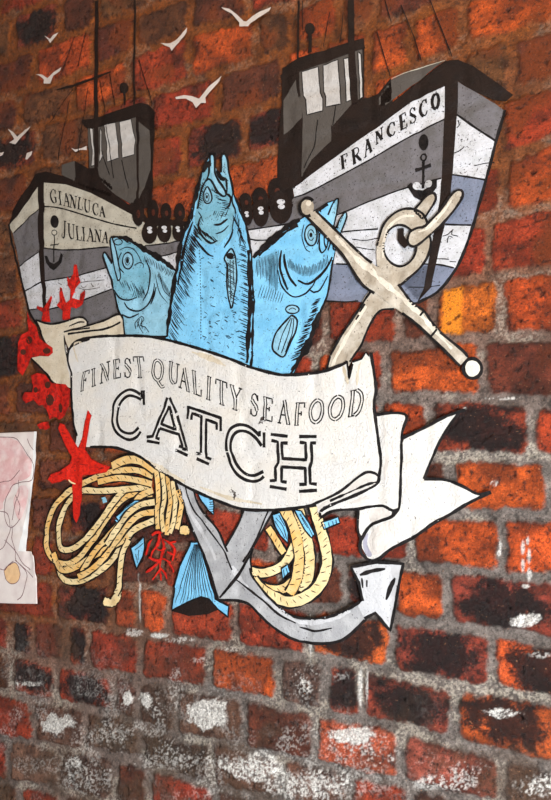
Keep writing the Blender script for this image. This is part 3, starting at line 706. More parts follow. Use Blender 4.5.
# right fish
FR = thing('fish', 'painted blue fish on the right with its open mouth pointing up and right', 'fish', (285,373), FG)
ol = Rf(10,400, 65,335, 90,308, 150,258, 230,188, 300,148, 345,120, 390,95, 440,62, 490,42, 487,80, 466,180, 488,190, 525,112, 537,130, 505,215, 478,300, 465,370, 442,500, 405,600, 370,690)+ID(303,355, 292,378, 240,378, 240,260)
q = Part(7); q.fill(ol, 'blue'); q.stroke(ol[1:25], 1.1, 'black', 1, smooth=False)
q.stroke(Rf(65,338, 90,308, 150,258, 230,188, 300,148), 5.5, 'black', 1, taper=.5, wob=.3); q.stroke(Rf(90,325, 150,275, 230,210, 290,175), 3.0, 'black', 1, wob=.28)
q.stroke(Rf(465,350, 442,500, 405,600, 370,690)+ID(303,355, 291,374), 1.8, 'black', 1); part(q, 'body', FR)
q = Part(8); q.fill(Rf(478,55, 490,42, 487,90, 466,180, 440,120), 'bluelt', 0); q.stroke(Rf(440,125, 466,60, 490,42, 487,90, 466,185), 1.4, lay=1); q.fill(Rf(488,190, 500,150, 525,112, 537,130, 505,215), 'bluelt', 0); q.stroke(Rf(478,190, 500,145, 527,112, 535,135, 505,215), 1.4, lay=1)
q.stroke(Rf(385,105, 440,70), 3, lay=1); lines(q, [Rf(400,100,405,110), Rf(400,215, 395,280, 410,315, 430,290, 440,250), Rf(425,210,420,260,430,290), Rf(450,190,452,250,440,300), Rf(470,215,465,290,478,300)], 1.3, 1); part(q, 'jaw', FR)
ex, ey = Rf(355,225)[0]
q = Part(8); q.ellipse(ex,ey,5.6,9.6,'bluelt',0); q.ring(ex,ey,6.2,10.4,1.4); q.ring(ex,ey,3.0,5.2,.9,a0=30,a1=340); q.ellipse(ex,ey,1.6,2.4,'black',1); q.stroke(Rf(320,175,310,230,325,290,350,310),1,lay=1); q.stroke(Rf(385,180,395,230,385,270),1,lay=1); part(q, 'eye', FR)
q = Part(8); lines(q, [Rf(220,320,228,380,250,440,283,482), Rf(290,452,340,470,400,430,440,380,462,335), Rf(205,300,200,380,215,440,240,500)], 2.2, 1, taper=.4)
lines(q, [Rf(190,400,210,480,262,532,320,520,360,485,380,450), Rf(370,510,400,500,440,430), Rf(350,500,370,512,395,505)], 1.3, 1, taper=.3); part(q, 'gill', FR)
q = Part(8)
for k in range(30):
    x = 240+k*6.8; y = 400+58*math.sin((k+1)/10)-k*.8; line(q, Rf(x, y-60+random.uniform(-10,10), x+5, y-15), .7, 1, taper=.5)
for k in range(16): x = 85+k*7; line(q, Rf(x, 345-k*3, x-4, 420+k*6+random.uniform(-20,20)), .8, 1, taper=.6)
for k in range(40):
    f = k/39; x = 410-f*110+random.uniform(-8,8); y = 540+f*300; line(q, Rf(x-4, y, x-34-12*f, y+random.uniform(6,22)), 1.0, 1, taper=.6)
q.stroke(Rf(400,610,375,680,355,740)+ID(305,350,292,371), 5.5, 'black', 1, taper=.6, wob=.4)
for k in range(10): x = 110+k*12; line(q, Rf(x, 470+k*5, x-20, 540+k*3), .6, 1, taper=.7)
part(q, 'scale_marks', FR)['kind'] = 'stuff'
q = Part(8); fp = Rf(262,628, 285,650, 280,700, 262,745, 235,800, 215,835, 178,815, 162,790, 175,730, 200,690, 245,640)
q.fill(fp, 'bluelt', 0); q.stroke(fp, 1.6, closed=True); q.ellipse(*Rf(262,597)[0],6.5,4,'bluelt',0); q.ring(*Rf(262,597)[0],6.5,4.2,1.2); lines(q, [Rf(255,640,215,720,190,800), Rf(262,640,240,730,205,815), Rf(270,640,262,720,225,810), Rf(245,600,262,590,280,598)], 1.0); part(q, 'fin', FR)
R2 = T(240,500,5.009)
for tb in (R2(160,75, 200,62, 225,110, 243,165, 242,218, 205,180, 175,130), R2(268,48, 305,55, 345,110, 375,172, 358,190, 325,150, 290,85), R2(408,112, 492,84, 502,115, 422,148), R2(205,345, 240,322, 252,360, 214,398)):
    q = Part(15); q.fill(tb, 'blue', 0); q.stroke(tb, 1.2, closed=True, smooth=False); part(q, 'tail', FR)
q = Part(15); lines(q, [R2(180,90,215,130,235,195), R2(175,105,205,150,225,190), R2(195,75,225,130), R2(300,70,335,120,365,180), R2(310,90,340,140), R2(425,120,428,140), R2(445,112,448,132), R2(465,106,468,125), R2(480,98,485,118), R2(218,350,225,385), R2(232,340,240,370)], .8); part(q, 'tail_marks', FR)['kind'] = 'stuff'
# centre fish
FC = thing('fish', 'large painted blue fish in the middle standing upright with its mouth open', 'fish', (212,372), FG)
olc = C2(40,790, 75,610, 120,480, 160,330, 190,210, 228,130, 248,97, 260,88, 272,98, 277,170, 300,212, 313,200, 314,112, 330,86, 346,100, 360,190, 378,260, 386,320, 430,430, 470,540, 496,700)
body = olc + ID(252,275, 253.5,300, 252.5,345, 251,370, 240,372, 200,355, 160,342, 167.5,337, 169,317, 173,292)
q = Part(11); q.fill(body, 'blue'); part(q, 'body', FC)
q = Part(12); q.fill(C2(150,470, 165,350, 195,220, 232,150, 262,150, 290,210, 340,230, 380,320, 400,430, 370,560, 300,640, 220,640, 165,590), 'teal', 0)
q.fill(C2(244,105,262,90,272,100,277,170,300,215,340,300,330,345,300,320,265,250,248,180), 'bluelt', 1); q.fill(C2(314,112,330,86,346,100,360,190,372,260,360,300,330,260,316,200), 'bluelt', 1)
q.stroke(C2(165,420,185,320,210,265,240,240,262,262,290,315,325,345,345,335,330,295,290,235,272,180,272,100,260,88,246,100,244,160), 2.0, lay=2); q.stroke(C2(314,200,313,112,330,86,347,102,360,190,378,260,388,320), 2.0, lay=2)
q.stroke(C2(225,140,205,200), 4.5, lay=2, taper=.4); q.stroke(C2(232,130,240,200,225,250), 2, lay=2); q.stroke(C2(285,185,315,235,345,240), 3.5, lay=2, taper=.4); q.stroke(C2(345,240,350,300,345,330),2,lay=2)
q.stroke(C2(345,330,372,350,360,400,335,420), 2.2, lay=2, taper=.4); q.stroke(C2(386,320,380,380,395,420,400,450), 1.4, lay=2); part(q, 'head', FC)
q = Part(13); ex, ey = C2(228,345)[0]; q.ellipse(ex,ey,4.8,8.8,'bluelt',0); q.stroke(C2(226,288,206,325,206,365,222,388,245,385,258,360,252,325,238,295), 1.5, closed=True); q.ring(ex-.2,ey+1,2.2,4.2,.9); q.ellipse(ex-.2,ey+.6,1.1,1.8,'black',1); part(q, 'eye', FC)
q = Part(13); lines(q, [C2(185,470,175,530,200,590,250,632,292,615), C2(150,590,180,640,235,700,265,712), C2(385,545,370,590,330,660), C2(270,520,310,515,350,480)], 2.0, 1, taper=.5)
lines(q, [C2(390,470,380,540,385,570), C2(355,520,320,560,280,575)], 1.2, 1, taper=.5); part(q, 'gill', FC)
q = Part(12)
EL = C2(120,480, 75,610, 40,790)+ID(173,292, 169,317, 167.5,337)
q.stroke(C2(228,130,190,210,160,330,122,478)+EL[1:], 4.2, 'black', 0, wob=.35, taper=.3)
q.stroke(C2(140,500,100,620,70,760)+ID(178,285), 3.0, 'black', 0, wob=.25, taper=.6)
q.stroke(C2(386,320, 430,430, 470,540, 496,700)+ID(252,275, 253.5,300, 252.5,345, 251,368), 2.2, 'black', 0, wob=.3)
q.stroke(ID(248,250,250,280,250,310,248,345,247,363), 4.2, 'black', 0, wob=.25, taper=.4)
hatch(q, ID(187,232,181,255,176,285,172,312,169,335), 9, 13, 44, .9, lay=1); hatch(q, ID(183,245,186,262,184,290), 6, 10, 16, .8, lay=1)
hatch(q, ID(246,248,249,285,248,330,245,360), -7, -3, 40, 1.0, lay=1)
hatch(q, C2(185,545,230,580,260,590), 5, 5.5, 10, .9, lay=1); hatch(q, C2(290,360,320,380,300,460), 6, 1, 14, .8, lay=1); hatch(q, C2(170,430,190,480,180,500), 3, 5, 8, .7, lay=1)
hatch(q, C2(400,490,440,580,470,660), -4, -7, 16, .8, lay=1); hatch(q, C2(320,120,325,180,345,240), 2.5, 2, 12, .8, lay=1)
for k in range(30): q.stroke([(199.5+k*.05, 250+k*3), (199.6+k*.05, 251.4+k*3)], .9, lay=1)
hatch(q, C2(196,560,230,600,265,615), -4, -6, 12, .8, lay=1); hatch(q, C2(190,260,175,330,165,400), 4, 3, 16, .8, lay=1); hatch(q, C2(150,520,120,640,100,760), 7, 9, 22, 1.2, lay=1)
hatch(q, C2(270,430,330,440,352,420), -2, 6, 10, .7, lay=1); hatch(q, C2(250,300,275,330,290,380), 5, 2, 8, .7, lay=1); hatch(q, C2(410,440,430,520,440,600), -2, 9, 10, .8, lay=1)
for k in range(70):
    x = random.uniform(200,240); y = random.uniform(258,352); q.stroke([(x, y), (x+random.uniform(1,4), y+random.uniform(-1.5,2.5))], .8, 'black', 1)
part(q, 'scale_marks', FC)['kind'] = 'stuff'
q = Part(13); fp = t11(370,193, 386,222, 394,270, 394,330, 374,430, 366,410, 356,340, 356,260, 343,232); q.fill(fp, 'bluelt', 0); q.stroke(fp, 1.5, closed=True); lines(q, [t11(368,240,372,400), t11(360,250,362,350), t11(380,240,385,350), t11(355,215,370,235,388,225)], 1.0); hatch(q, t11(356,250,358,330,366,400), 7, 4, 14, .8, lay=1); q.ellipse(*t11(366,222)[0],4,3.4,'black',1,n=8); part(q, 'fin', FC)
# its tail, below the banner
k1 = T(120,470,2.755); k3 = T(120,450,5.009)
q = Part(5); tl_ = k1(195,198, 215,198, 235,255, 262,355, 300,375, 298,405, 272,385, 245,356, 222,350, 185,365, 142,388, 150,320, 165,265); q.fill(tl_, 'blue'); q.stroke(tl_, 1.5, closed=True, smooth=False)
for k in range(12): line(q, k1(203+k*1.2, 205, 155+k*9+random.uniform(-3,3), 372-abs(k-6)*1.0-(14 if 3<k<9 else 0)), .9, 1, taper=.5)
q.fill(k1(142,388, 185,365, 222,350, 245,356, 272,385, 240,398, 190,402), 'dark', 0); tb = k3(388,215, 465,238, 470,325, 440,300, 410,262); q.fill(tb, 'blue'); q.stroke(tb, 1.2, closed=True, smooth=False)
for k in range(7): line(q, k3(445,250+k*12, 468,248+k*12), .7)
part(q, 'tail', FC)

# ------------------------------------------------------------------ rope coils
def strand(root, pts, w=6.0, mat='rope', base=9, ticks=True, name='strand'):
    q = Part(base); w *= 1.04; q.stroke(pts, (w+3.3)/1.22, 'black', 0, wob=.08); q.stroke(pts, w, mat, 1, wob=.05)
    if ticks:
        c = cat(pts, False, 2.5)
        for k in range(3, len(c)-2, 3):
            a = np.array(c[k]); b = np.array(c[k+1]); d = b-a; l = np.hypot(*d) or 1; d /= l; n = np.array([-d[1], d[0]])
            s0 = random.choice((-.42, -.2, .0)); q.stroke([tuple(a+n*w*s0-d*.9), tuple(a+n*w*(s0+.45)+d*1.6)], .9, 'black', 2, taper=.6)
    return part(q, name, root)
RL = thing('rope_coil', 'painted yellow rope coil on the left under the starfish, bound in the middle', 'rope', (110,606), 'painted coils of rope')
LS = [
 ID(57,561, 60,574, 66,581, 80,581, 98,572, 112,560, 122,546, 134,530, 155,520),
 ID(53,553, 60,569, 74,568, 92,557, 118,543, 128,536),
 ID(153,490, 139,497, 128,512, 112,532, 96,550, 86,565, 82,572),
 ID(128,540, 122,556, 119,585, 116,594),
 ID(155,470, 141,461, 126,460, 112,466),
 ID(153,476, 135,470, 112,472, 88,481, 68,492, 54,508, 47,530, 47,548, 54,560, 66,564, 79,558, 92,541, 106,520, 118,503, 132,494, 152,494),
 ID(152,486, 128,489, 100,491, 82,491, 68,502, 60,520, 58,538, 62,549, 74,548, 90,534, 104,516, 114,501, 126,489),
 ID(98,482, 118,478, 136,480, 152,484),
 ID(155,512, 142,514, 132,521, 118,538, 102,560, 88,572, 78,577),
 ID(154,502, 140,505, 128,514, 116,530, 106,545),
]
for k, pl in enumerate(LS): strand(RL, pl, 6.2 if k not in (4,) else 8.5, 'rope' if k % 3 else 'ropelt', 9+2*(k % 5)+ (0 if k<5 else 1))
q = Part(12); q.fill(ID(116,592, 121,589, 121,598, 115,606, 107,607, 103,603, 105,597, 110,599), 'ropelt', 1, True); q.stroke(ID(116,592, 110,599, 105,597, 103,603, 107,607, 115,606, 121,598, 121,589), 1.2, lay=1); part(q, 'frayed_end', RL)
for k, pl in enumerate((ID(156,468,158,490,157,510,158,529), ID(161.5,471,164,495,162,515,164,532), ID(167,476,170,500,168,520,167,535), ID(172.5,481,175,500,174,520,170,533), ID(178,490,181,505,179,520,177,529))):
    strand(RL, pl, 5.0, 'ropelt' if k % 2 else 'rope', 17, name='binding_turn')
q = Part(17); q.fill(ID(181,526,188,526,189,534,180,534),'rope',1,True); q.stroke(ID(181,526,188,526,189,534,180,534),1.2,closed=True,lay=1); part(q, 'rope_end', RL)
RR = thing('rope_coil', 'painted yellow rope coil on the right, behind the grey anchor arm', 'rope', (290,605), 'painted coils of rope')
RS = [
 ID(268,528, 276,540, 284,553), ID(252,571, 264,573, 280,567, 291,553, 297,538), ID(253,580, 266,588, 282,589, 294,580, 299,568),
 ID(297,506, 304,528, 309,550, 309,572, 303,592), ID(281,506, 291,520, 297,538, 299,558, 297,578, 290,594),
 ID(314,506, 321,530, 326,550, 326,570, 319,586, 306,597, 290,602, 274,597, 262,589, 254,580),
]
for k, pl in enumerate(RS): strand(RR, pl, (6.5,7.5,7.5,9.5,9.5,9.5)[k], 'ropelt' if k % 2 else 'rope', 9+k)

# ------------------------------------------------------------------ anchor
AN = thing('anchor', 'large painted anchor, beige ring and stock above the banner, grey arms below', 'anchor', (320,643))
r5 = T(351,140,2.755); c8 = T(380,180,5.51)
q = Part(10); sk_ = c8(190,165, 235,110, 270,80, 300,75, 307,110, 275,165, 240,210, 215,190); q.fill(sk_, 'anchorbeige', 1, True); q.stroke(sk_, 1.8, closed=True, lay=2); part(q, 'shackle_stub', AN)
q = Part(10)
outer = r5(0,0)[:0]+ID(377,262, 377,246, 381,230, 389,218, 401,210, 413,209, 422,213, 427,222, 429,234, 431,242, 428,256, 420,268, 409,278, 399,285, 390,282, 380,274)
hole = [(400+16.5*math.cos(a), 245.5+20.5*math.sin(a)) for a in np.arange(24)*2*math.pi/24]
# ring as a closed band between outer edge and hole
def band(p, out, inn, mat, lay):
    n = 40
    def res(pl):
        c = cat(pl, True, 1.5); c = np.array(c+[c[0]]); d = np.r_[0, np.cumsum(np.hypot(*np.diff(c, axis=0).T))]; return c, d
    cx = np.mean([q[0] for q in inn]); cy = np.mean([q[1] for q in inn])
    def at_angle(pl, a):
        c, _ = res(pl); ang = np.arctan2(c[:, 1]-cy, c[:, 0]-cx); k = np.argmin(np.abs(np.angle(np.exp(1j*(ang-a))))); return tuple(c[k])
    O = [at_angle(out, 2*math.pi*k/n) for k in range(n)]; I = [at_angle(inn, 2*math.pi*k/n) for k in range(n)]
    for k in range(n):
        j = (k+1) % n; p.fill([O[k], O[j], I[j], I[k]], mat, lay)
band(q, outer, hole, 'anchorbeige', 2); q.stroke(outer[1:-1], 1.9, lay=3); q.stroke(hole, 1.7, lay=3, closed=True); q.stroke(ID(383,258,384,240,390,226,402,217,414,216), 3.0, 'anchorlight', 3, taper=.5)
q.stroke(c8(115,265,115,320,150,365), 7, 'dark', 3, taper=.3); part(q, 'ring', AN)
q = Part(13); pn = c8(152,330, 165,285, 205,262, 250,250, 330,170, 395,80, 435,55, 456,68, 448,108, 390,190, 290,290, 205,360, 168,362); q.fill(pn, 'anchorbeige', 2, True); q.stroke(pn, 1.9, closed=True, lay=3); q.stroke(c8(210,285,260,262,340,185,395,110), 3.0, 'anchorlight', 3, taper=.6); part(q, 'shackle_pin', AN)
q = Part(10); sh = ID(372,286, 366,295, 358,310, 342,335, 332,352, 325,374, 349,366, 361,345, 370,325, 380,310, 398,308, 402,298, 395,286); q.fill(sh, 'anchorbeige', 1); q.stroke(ID(371,290, 358,311, 342,335, 332,352, 326,373), 2.0, lay=2); q.stroke(ID(394,309, 380,311, 370,325, 361,345, 350,362), 1.8, lay=2); q.stroke(ID(366,306,350,332,338,353,332,368),3.4,'anchorlight',2,wob=.2); q.stroke(ID(365,304,360,312),1.6,lay=3); q.stroke(ID(359,315,356,320),1.6,lay=3); part(q, 'shank', AN, 'beige upper end of the shank')
q = Part(10); lo = ID(243,505, 240,522, 232,535, 226,545, 220,560, 222,585, 240,590, 251,570, 251,553, 260,535, 274,507); q.fill(lo, 'anchorgrey', 1); q.stroke(ID(244,508, 240,521, 233,534, 226,546), 1.8, lay=2); q.stroke(ID(274,509, 261,534, 251,553, 252,572), 1.8, lay=2); q.stroke(ID(268,511,257,538,244,560,228,582), 1.4, lay=3); part(q, 'shank', AN, 'grey lower end of the shank')
q = Part(15); st = ID(304,214, 341,252, 361,282, 374,292, 390,304, 413,321, 435,341, 460,366, 468,357, 462,350, 437,329, 424,311, 413,304, 398,283, 376,266, 363,256, 346,240, 316,211); q.fill(st, 'anchorbeige', 1)
q.stroke(ID(304,214, 341,253, 361,283, 374,293), 2.2, lay=2); q.stroke(ID(402,313, 413,321, 435,341, 460,366), 2.0, lay=2); q.stroke(ID(316,211, 346,240, 363,256, 372,263), 2.0, lay=2); q.stroke(ID(398,284, 413,304, 424,311, 437,329, 462,350, 468,357), 2.0, lay=2)
q.stroke(ID(335,235, 360,262, 388,286, 415,309, 430,325, 452,349), 4.2, 'anchorlight', 2, wob=.35, taper=.5)
q.stroke(ID(361,263,372,268,376,275), 3.5, 'anchorlight', 2, wob=.4); lines(q, [ID(424,311,420,316), ID(437,329,431,336)], 1.6, 3); part(q, 'stock', AN)
q = Part(16); q.ellipse(307,207,7,9,'anchorbeige',1); q.ring(307,207,7.4,9.4,2.6,lay=2,a0=60,a1=320); q.ellipse(308.5,203,3,3,'anchorlight',2); part(q, 'stock_ball', AN)
q = Part(16); q.ellipse(472.5,368.5,8.4,9,'anchorlight',1); q.ring(472.5,368.5,9,9.8,2.4,lay=2); q.stroke(ID(466,375,472,379,478,376),1.2,lay=3); part(q, 'stock_ball', AN)
q = Part(16); arm = ID(174,476, 176,484, 185,510, 198,543, 209,568, 216,593, 218,600, 238,601, 250,605, 260,615, 272,626, 293.5,639, 319,643.5, 344,639, 366,619, 375,613, 362.5,602.5, 341,613, 315,619, 290,615, 272,600.7, 253.6,578, 250,568, 240,560, 228,552, 218,530, 199,507, 194,488, 190,478)
q.fill(arm, 'anchorgrey', 1); q.stroke(ID(175,480, 185,510, 198,543, 209,568, 216,593, 218,600), 2.2, lay=2); q.stroke(ID(218,600, 238,601, 250,605, 260,615, 272,626, 293.5,639, 319,643.5, 344,639, 366,619), 2.2, lay=2); q.stroke(ID(360,602, 341,613, 315,619, 290,615, 272,600.7, 253.6,578, 250,568), 2.0, lay=2)
q.stroke(ID(193,486, 199,507, 218,530, 227,552), 2.0, lay=2); q.stroke(ID(185,485,191,506,206,526,222,548,232,570), 1.4, lay=3); q.stroke(ID(251,553,240,572,228,588,219,598), 2.6, lay=3, taper=.4); q.stroke(ID(236,580,250,590,262,600,280,615,296,623), 1.8, lay=3, taper=.4); q.stroke(ID(300,627,315,631,332,628),1.6,lay=3,taper=.5)
q.stroke(ID(232,566,238,578,248,588), 5, 'anchorgreylt', 2, wob=.3); q.stroke(ID(262,596,280,611,300,622,330,620,350,611), 4, 'anchorgreylt', 2, wob=.3, taper=.5); q.stroke(ID(181,484,189,510,204,536,216,560), 4, 'anchorgreylt', 2, taper=.4); part(q, 'arm', AN)
q = Part(18); fk = ID(351,567, 377,562.5, 403,564, 396,600, 390,631, 375,613, 364,620, 358,606, 363,600, 359,582.5); q.fill(fk, 'anchorgreylt', 1); q.stroke(ID(364,619,375,613,390,631,396,600,403,564,377,562.5,351,567,359,582.5,363,601), 2.2, lay=2, smooth=False); q.stroke(ID(360,575,372,571,385,569), 3.0, lay=2, taper=.6); q.stroke(ID(395,578,390,588,386,600), 3.0, lay=2, taper=.6); q.stroke(ID(362,578,363,588),1.6,lay=2,taper=.4); q.stroke(ID(367,580,367,587),1.2,lay=2); part(q, 'fluke', AN)

# ------------------------------------------------------------------ banner
BN = thing('banner', 'painted white ribbon banner reading FINEST QUALITY SEAFOOD CATCH across the mural', 'banner', (230,509))
q = Part(15); e = ID(36,320, 50,324, 66,321, 79,317, 86,320, 86,327, 70,331, 65,334, 66,350, 71,372, 71,389, 54,383, 45,372, 31,358, 50,354, 52,350, 44,340); q.fill(e, 'bancream'); q.stroke(ID(36,320, 50,324, 66,321, 79,317, 86,320, 86,327, 70,331, 65,334, 66,350, 71,372, 72,389), 1.9, lay=1); q.stroke(ID(31,358, 45,372, 54,383, 71,389), 2.0, lay=1); q.stroke(ID(36,320, 44,340, 51,349),1.8,lay=1)
q.stroke(ID(69,326,78,322,84,322),1.4,lay=1); q.stroke(ID(66,345,68,362,70,380),3,'banshade',1,taper=.5); part(q, 'left_tail', BN, 'swallow tail end at the left, cream')
q = Part(17); e = ID(66,331, 86,326, 102,321, 119,314, 123,322, 125,336, 94,338, 76,342, 69,349, 66,341, 64,333); q.fill(e, 'bancream'); q.stroke(ID(64,332, 86,326, 102,321, 119,314, 123,322, 125,335),1.9,lay=1); q.stroke(ID(68,334,90,331,105,329,120,322),2.0,lay=1); q.stroke(ID(72,330,90,328),1.6,lay=1); part(q, 'left_fold', BN, 'cream fold at the left')
q = Part(17); e = ID(375,415, 393,413, 406.5,416, 402,435, 401,470, 398,508, 391,510, 383,506, 368,507, 358,509, 333,511, 321,518, 318,508, 330,500, 356,490, 372,478, 376,460, 372,437); q.fill(e, 'banner'); q.stroke(ID(375,415, 393,413, 406.5,416, 402,435, 401,470, 399,508, 391,510, 383,506, 368,507, 358,509, 333,511, 320,518),2.1,lay=1,smooth=True)
q.stroke(ID(384,425,387,450,385,480), 3.0, 'banshade', 1, taper=.7); q.stroke(ID(395,425,392,455),2.0,'banshade',1,taper=.7); q.stroke(ID(350,503,366,498,380,490),3,'banshade',1,taper=.7); part(q, 'right_fold', BN)
q = Part(16); e = ID(362,548, 361,540, 371,525, 391,517, 398,509, 401,470, 402,445, 405,437, 424,428, 445,418, 460,411, 445,432, 432,458, 425,478, 445,480, 462,486, 478,493, 488,492, 467,504, 449,515, 434,523, 414,537, 391,549, 378.5,559, 368.5,560); q.fill(e, 'banner')
q.stroke(ID(403,438, 424,428, 445,417, 465,410),2.2,lay=1); q.stroke(ID(459,413, 445,432, 433,456, 424,479),1.9,lay=1); q.stroke(ID(424,479, 445,480, 462,486, 478,494, 491,492),2.1,lay=1); q.stroke(ID(491,492, 467,504, 449,515, 434,523, 414,537, 391,549, 378.5,559, 368.5,560, 361,552, 361,540, 371,525, 391,517, 398,509),2.3,lay=1)
q.fill(ID(376,528,390,521,396,530,392,545,378,554,370,553,368,540),'banshade',1,True); q.fill(ID(363,541,368,533,367,545,372,555,368,557,364,551),'banmauve',2,True); q.stroke(ID(361,540, 371,525, 391,517, 398,509),2.2,lay=3)
q.stroke(ID(433,490,436,500),1,'banshade',1); q.stroke(ID(407,452,406,470,408,490),2,'banshade',1,taper=.7); part(q, 'right_tail', BN, 'swallow tail end at the right, white')
q = Part(17); e = ID(358,510, 368,508, 383,506, 392,510, 391,517, 371,525, 362,537, 358,530); q.fill(e, 'banner'); q.fill(ID(368,511,384,508,390,513,386,517,372,522),'banshade',1,True); q.stroke(ID(358,510,358,530,361,539),2.0,lay=1); part(q, 'roll', BN)
q = Part(18); main = ID(69,347, 77,340.5, 100,336.5, 138,336, 163,339, 200,349, 230,359, 250,367, 276,374, 291,375, 321,372, 343,364, 347,361, 349,379, 353,362, 362,359, 366,352, 369,356, 371,352.5, 373,372, 375,390, 374,400, 375,415, 378,440, 380,460, 379,475, 376,484, 358,494, 323,509, 320,516, 316,505, 296,508, 276,510, 245,509.5, 223,503, 193,490, 173,479, 153,466, 138,456, 117,448, 100,447, 90,447, 75,447, 77,435, 73,420, 72,400, 71,375, 68,360)
q.fill(main, 'banner')
q.stroke(ID(69,350, 77,341, 100,336.5, 138,336, 163,339, 200,349, 230,359, 250,367, 276,374, 291,375, 321,372, 343,364, 347,361),2.6,lay=1)
q.stroke(ID(347,361,349,379,353,364),1.6,lay=1,smooth=False); q.stroke(ID(353,362,362,359,366,352,369,356,371,352.5),1.4,lay=1,smooth=False)
q.stroke(ID(371,352.5, 374,372, 376,390, 374,400, 375,415, 378,440, 380.5,460, 379,475, 376,484, 358,494, 323,509, 320,517),2.4,lay=1)
q.stroke(ID(316,505, 296,508, 276,510, 245,509.5, 223,503, 193,490, 173,479, 153,466, 138,456, 117,448, 100,447, 90,447),2.6,lay=1)
q.stroke(ID(69,350, 68,360, 71,375, 72,400, 73,420, 77,436),2.4,lay=1)
q.stroke(ID(70,348, 77,343, 90,339), 3.2, lay=1, taper=.5)
PN = part(q, 'panel', BN)
q = Part(19); q.fill(ID(318,507, 338.5,493, 358.5,478, 368.5,472.5, 378,473, 377,481, 370,487, 350,495, 326,506, 320,515),'banshade',0,True); q.stroke(ID(312,505, 338.5,492.5, 358.5,477, 368,472, 376,474, 379,478),2.0,lay=1); q.stroke(ID(330,501,350,492,366,485,376,482),1.5,lay=1,wob=.4); part(q, 'curl', BN, 'grey underside curl')
q = Part(19)
for pl, w in ((ID(78,362,74,345,84,342), 2.5), (ID(348,384,345,374,343,366), 4), (ID(357,385,358,372,361,362), 2.5), (ID(369,392,371,430,374,450), 3), (ID(150,462,170,474,185,482),5), (ID(200,487,230,498,262,504),3.5), (ID(192,352,212,359,226,366), 5)):
    q = Part(19); q.stroke(pl, w, 'bancream' if w != 3 else 'banshade', 0, taper=.7, wob=.3); part(q, 'shading_mark', BN, sub_of=PN)
q = Part(19)
txt = 'FINESTQUALITYSEAFOOD'
S_ = [(84.5,390,86,371,9),(94,386,93,369,6.5),(105,382,105,363,11),(117.5,378,116.5,359.5,8.5),(128,377.5,127.5,358.5,8),(139.5,377.5,138.5,357,11),
 (157.5,380.5,157.5,360,12.5),(174,383.5,174,363,12),(184.5,389.5,184.5,368,12.5),(198,395,196.5,372,10),(208.5,399.5,209.5,377,6.5),(221.5,404.5,221.5,381,12.5),(234.5,409.5,236,387,13),
 (254,416,255,394,9.5),(268,420.5,268,398,11),(284,423.5,284,400,13),(299.5,425,300.5,403,11.5),(316,422.5,317,400,15.5),(335.5,419.5,337.5,396.5,17),(354.5,415.5,357,390,15)]
def small(i0, i1):
    letters(q, txt[i0:i1], S_[i0:i1], 3.3, 1.25, lay=0, core='banner', corew=1.45)
small(0,6); small(6,13); small(13,20); part(q, 'small_lettering', BN, 'small outlined capitals FINEST QUALITY SEAFOOD')
q = Part(19)
a6 = T(100,380,5.009); a4 = T(170,360,5.009); a7 = T(210,410,5.009)
W_ = 2.65
for pl in (a6(200,72,170,53,140,50,100,75,70,120,60,190,75,250,110,285,150,300,185,285,205,258), a6(205,98,170,82,140,80,110,105,88,150,85,200,100,245,130,265,165,265,195,238),
           a7(250,130,220,100,180,78,140,75,100,100,83,160,90,230,120,300,160,340,210,358,250,350,270,332), a7(260,180,230,140,190,112,150,105,120,125,105,170,110,220,140,280,180,320,220,328,268,308)):
    q.stroke(pl, W_, lay=0, wob=.08)
for pl in (a6(208,52,208,95), a6(220,52,220,125), a6(338,88,325,125,265,282,234,286), a6(350,88,380,165), a6(345,130,308,220,378,248,345,130), a6(385,178,436,350,410,343), a6(300,242,282,290,300,296), a6(300,242,392,272,412,338,392,330), a6(235,305,300,317), a6(376,350,437,378),
           a4(88,296,90,235,255,290,255,357), a4(108,300,110,266,158,284,155,470,130,468), a4(235,350,235,318,182,298,180,488,205,497), a4(130,494,196,522),
           a7(250,105,250,132), a7(272,112,272,188), a7(305,122,390,132), a7(447,133,535,133), a7(308,152,340,160,341,265,328,290,330,352,300,355), a7(390,166,360,165,362,243,480,250,480,165,450,162), a7(385,362,359,358,360,285,478,292,480,372,448,373), a7(532,165,508,165,510,260,500,290,503,368,536,372), a7(300,383,385,397), a7(447,408,537,402)):
    q.stroke(pl, W_, lay=0, smooth=False, wob=.08)
part(q, 'large_lettering', BN, 'large double-lined capitals CATCH')

# ------------------------------------------------------------------ starfish and corals
q = Part(22); sf = t02(352,42, 362,62, 355,110, 340,200, 362,235, 400,255, 440,268, 425,288, 380,296, 330,300, 325,380, 318,460, 305,490, 295,468, 290,400, 288,330, 265,315, 240,326, 210,332, 194,318, 205,298, 240,285, 278,258, 285,228, 262,180, 235,115, 240,93, 258,100, 285,150, 312,195, 330,150, 343,65)
SF = thing('starfish', 'painted bright red five-armed starfish at the upper left of the left rope coil', 'starfish', (76,522))
q.fill(sf, 'star', 0); q.stroke(sf, 1.0, 'red', 1, closed=True, smooth=False); part(q, 'body', SF)
q = Part(23); rs_ = random.Random(4)
for arm_ in (t02(310,250,350,60), t02(310,250,245,105), t02(310,255,425,275), t02(310,260,305,470), t02(300,260,210,315)):
    (x0,y0),(x1,y1) = arm_
    for k in range(11):
        f = k/11; x = x0+(x1-x0)*f; y = y0+(y1-y0)*f; q.stroke([(x-1.2+rs_.uniform(-1.5,1.5),y+rs_.uniform(-1,1)),(x+.8+rs_.uniform(-1,1),y+rs_.uniform(-1,1.5))],1.3,'red',0)
part(q, 'spots', SF, 'darker red spots')
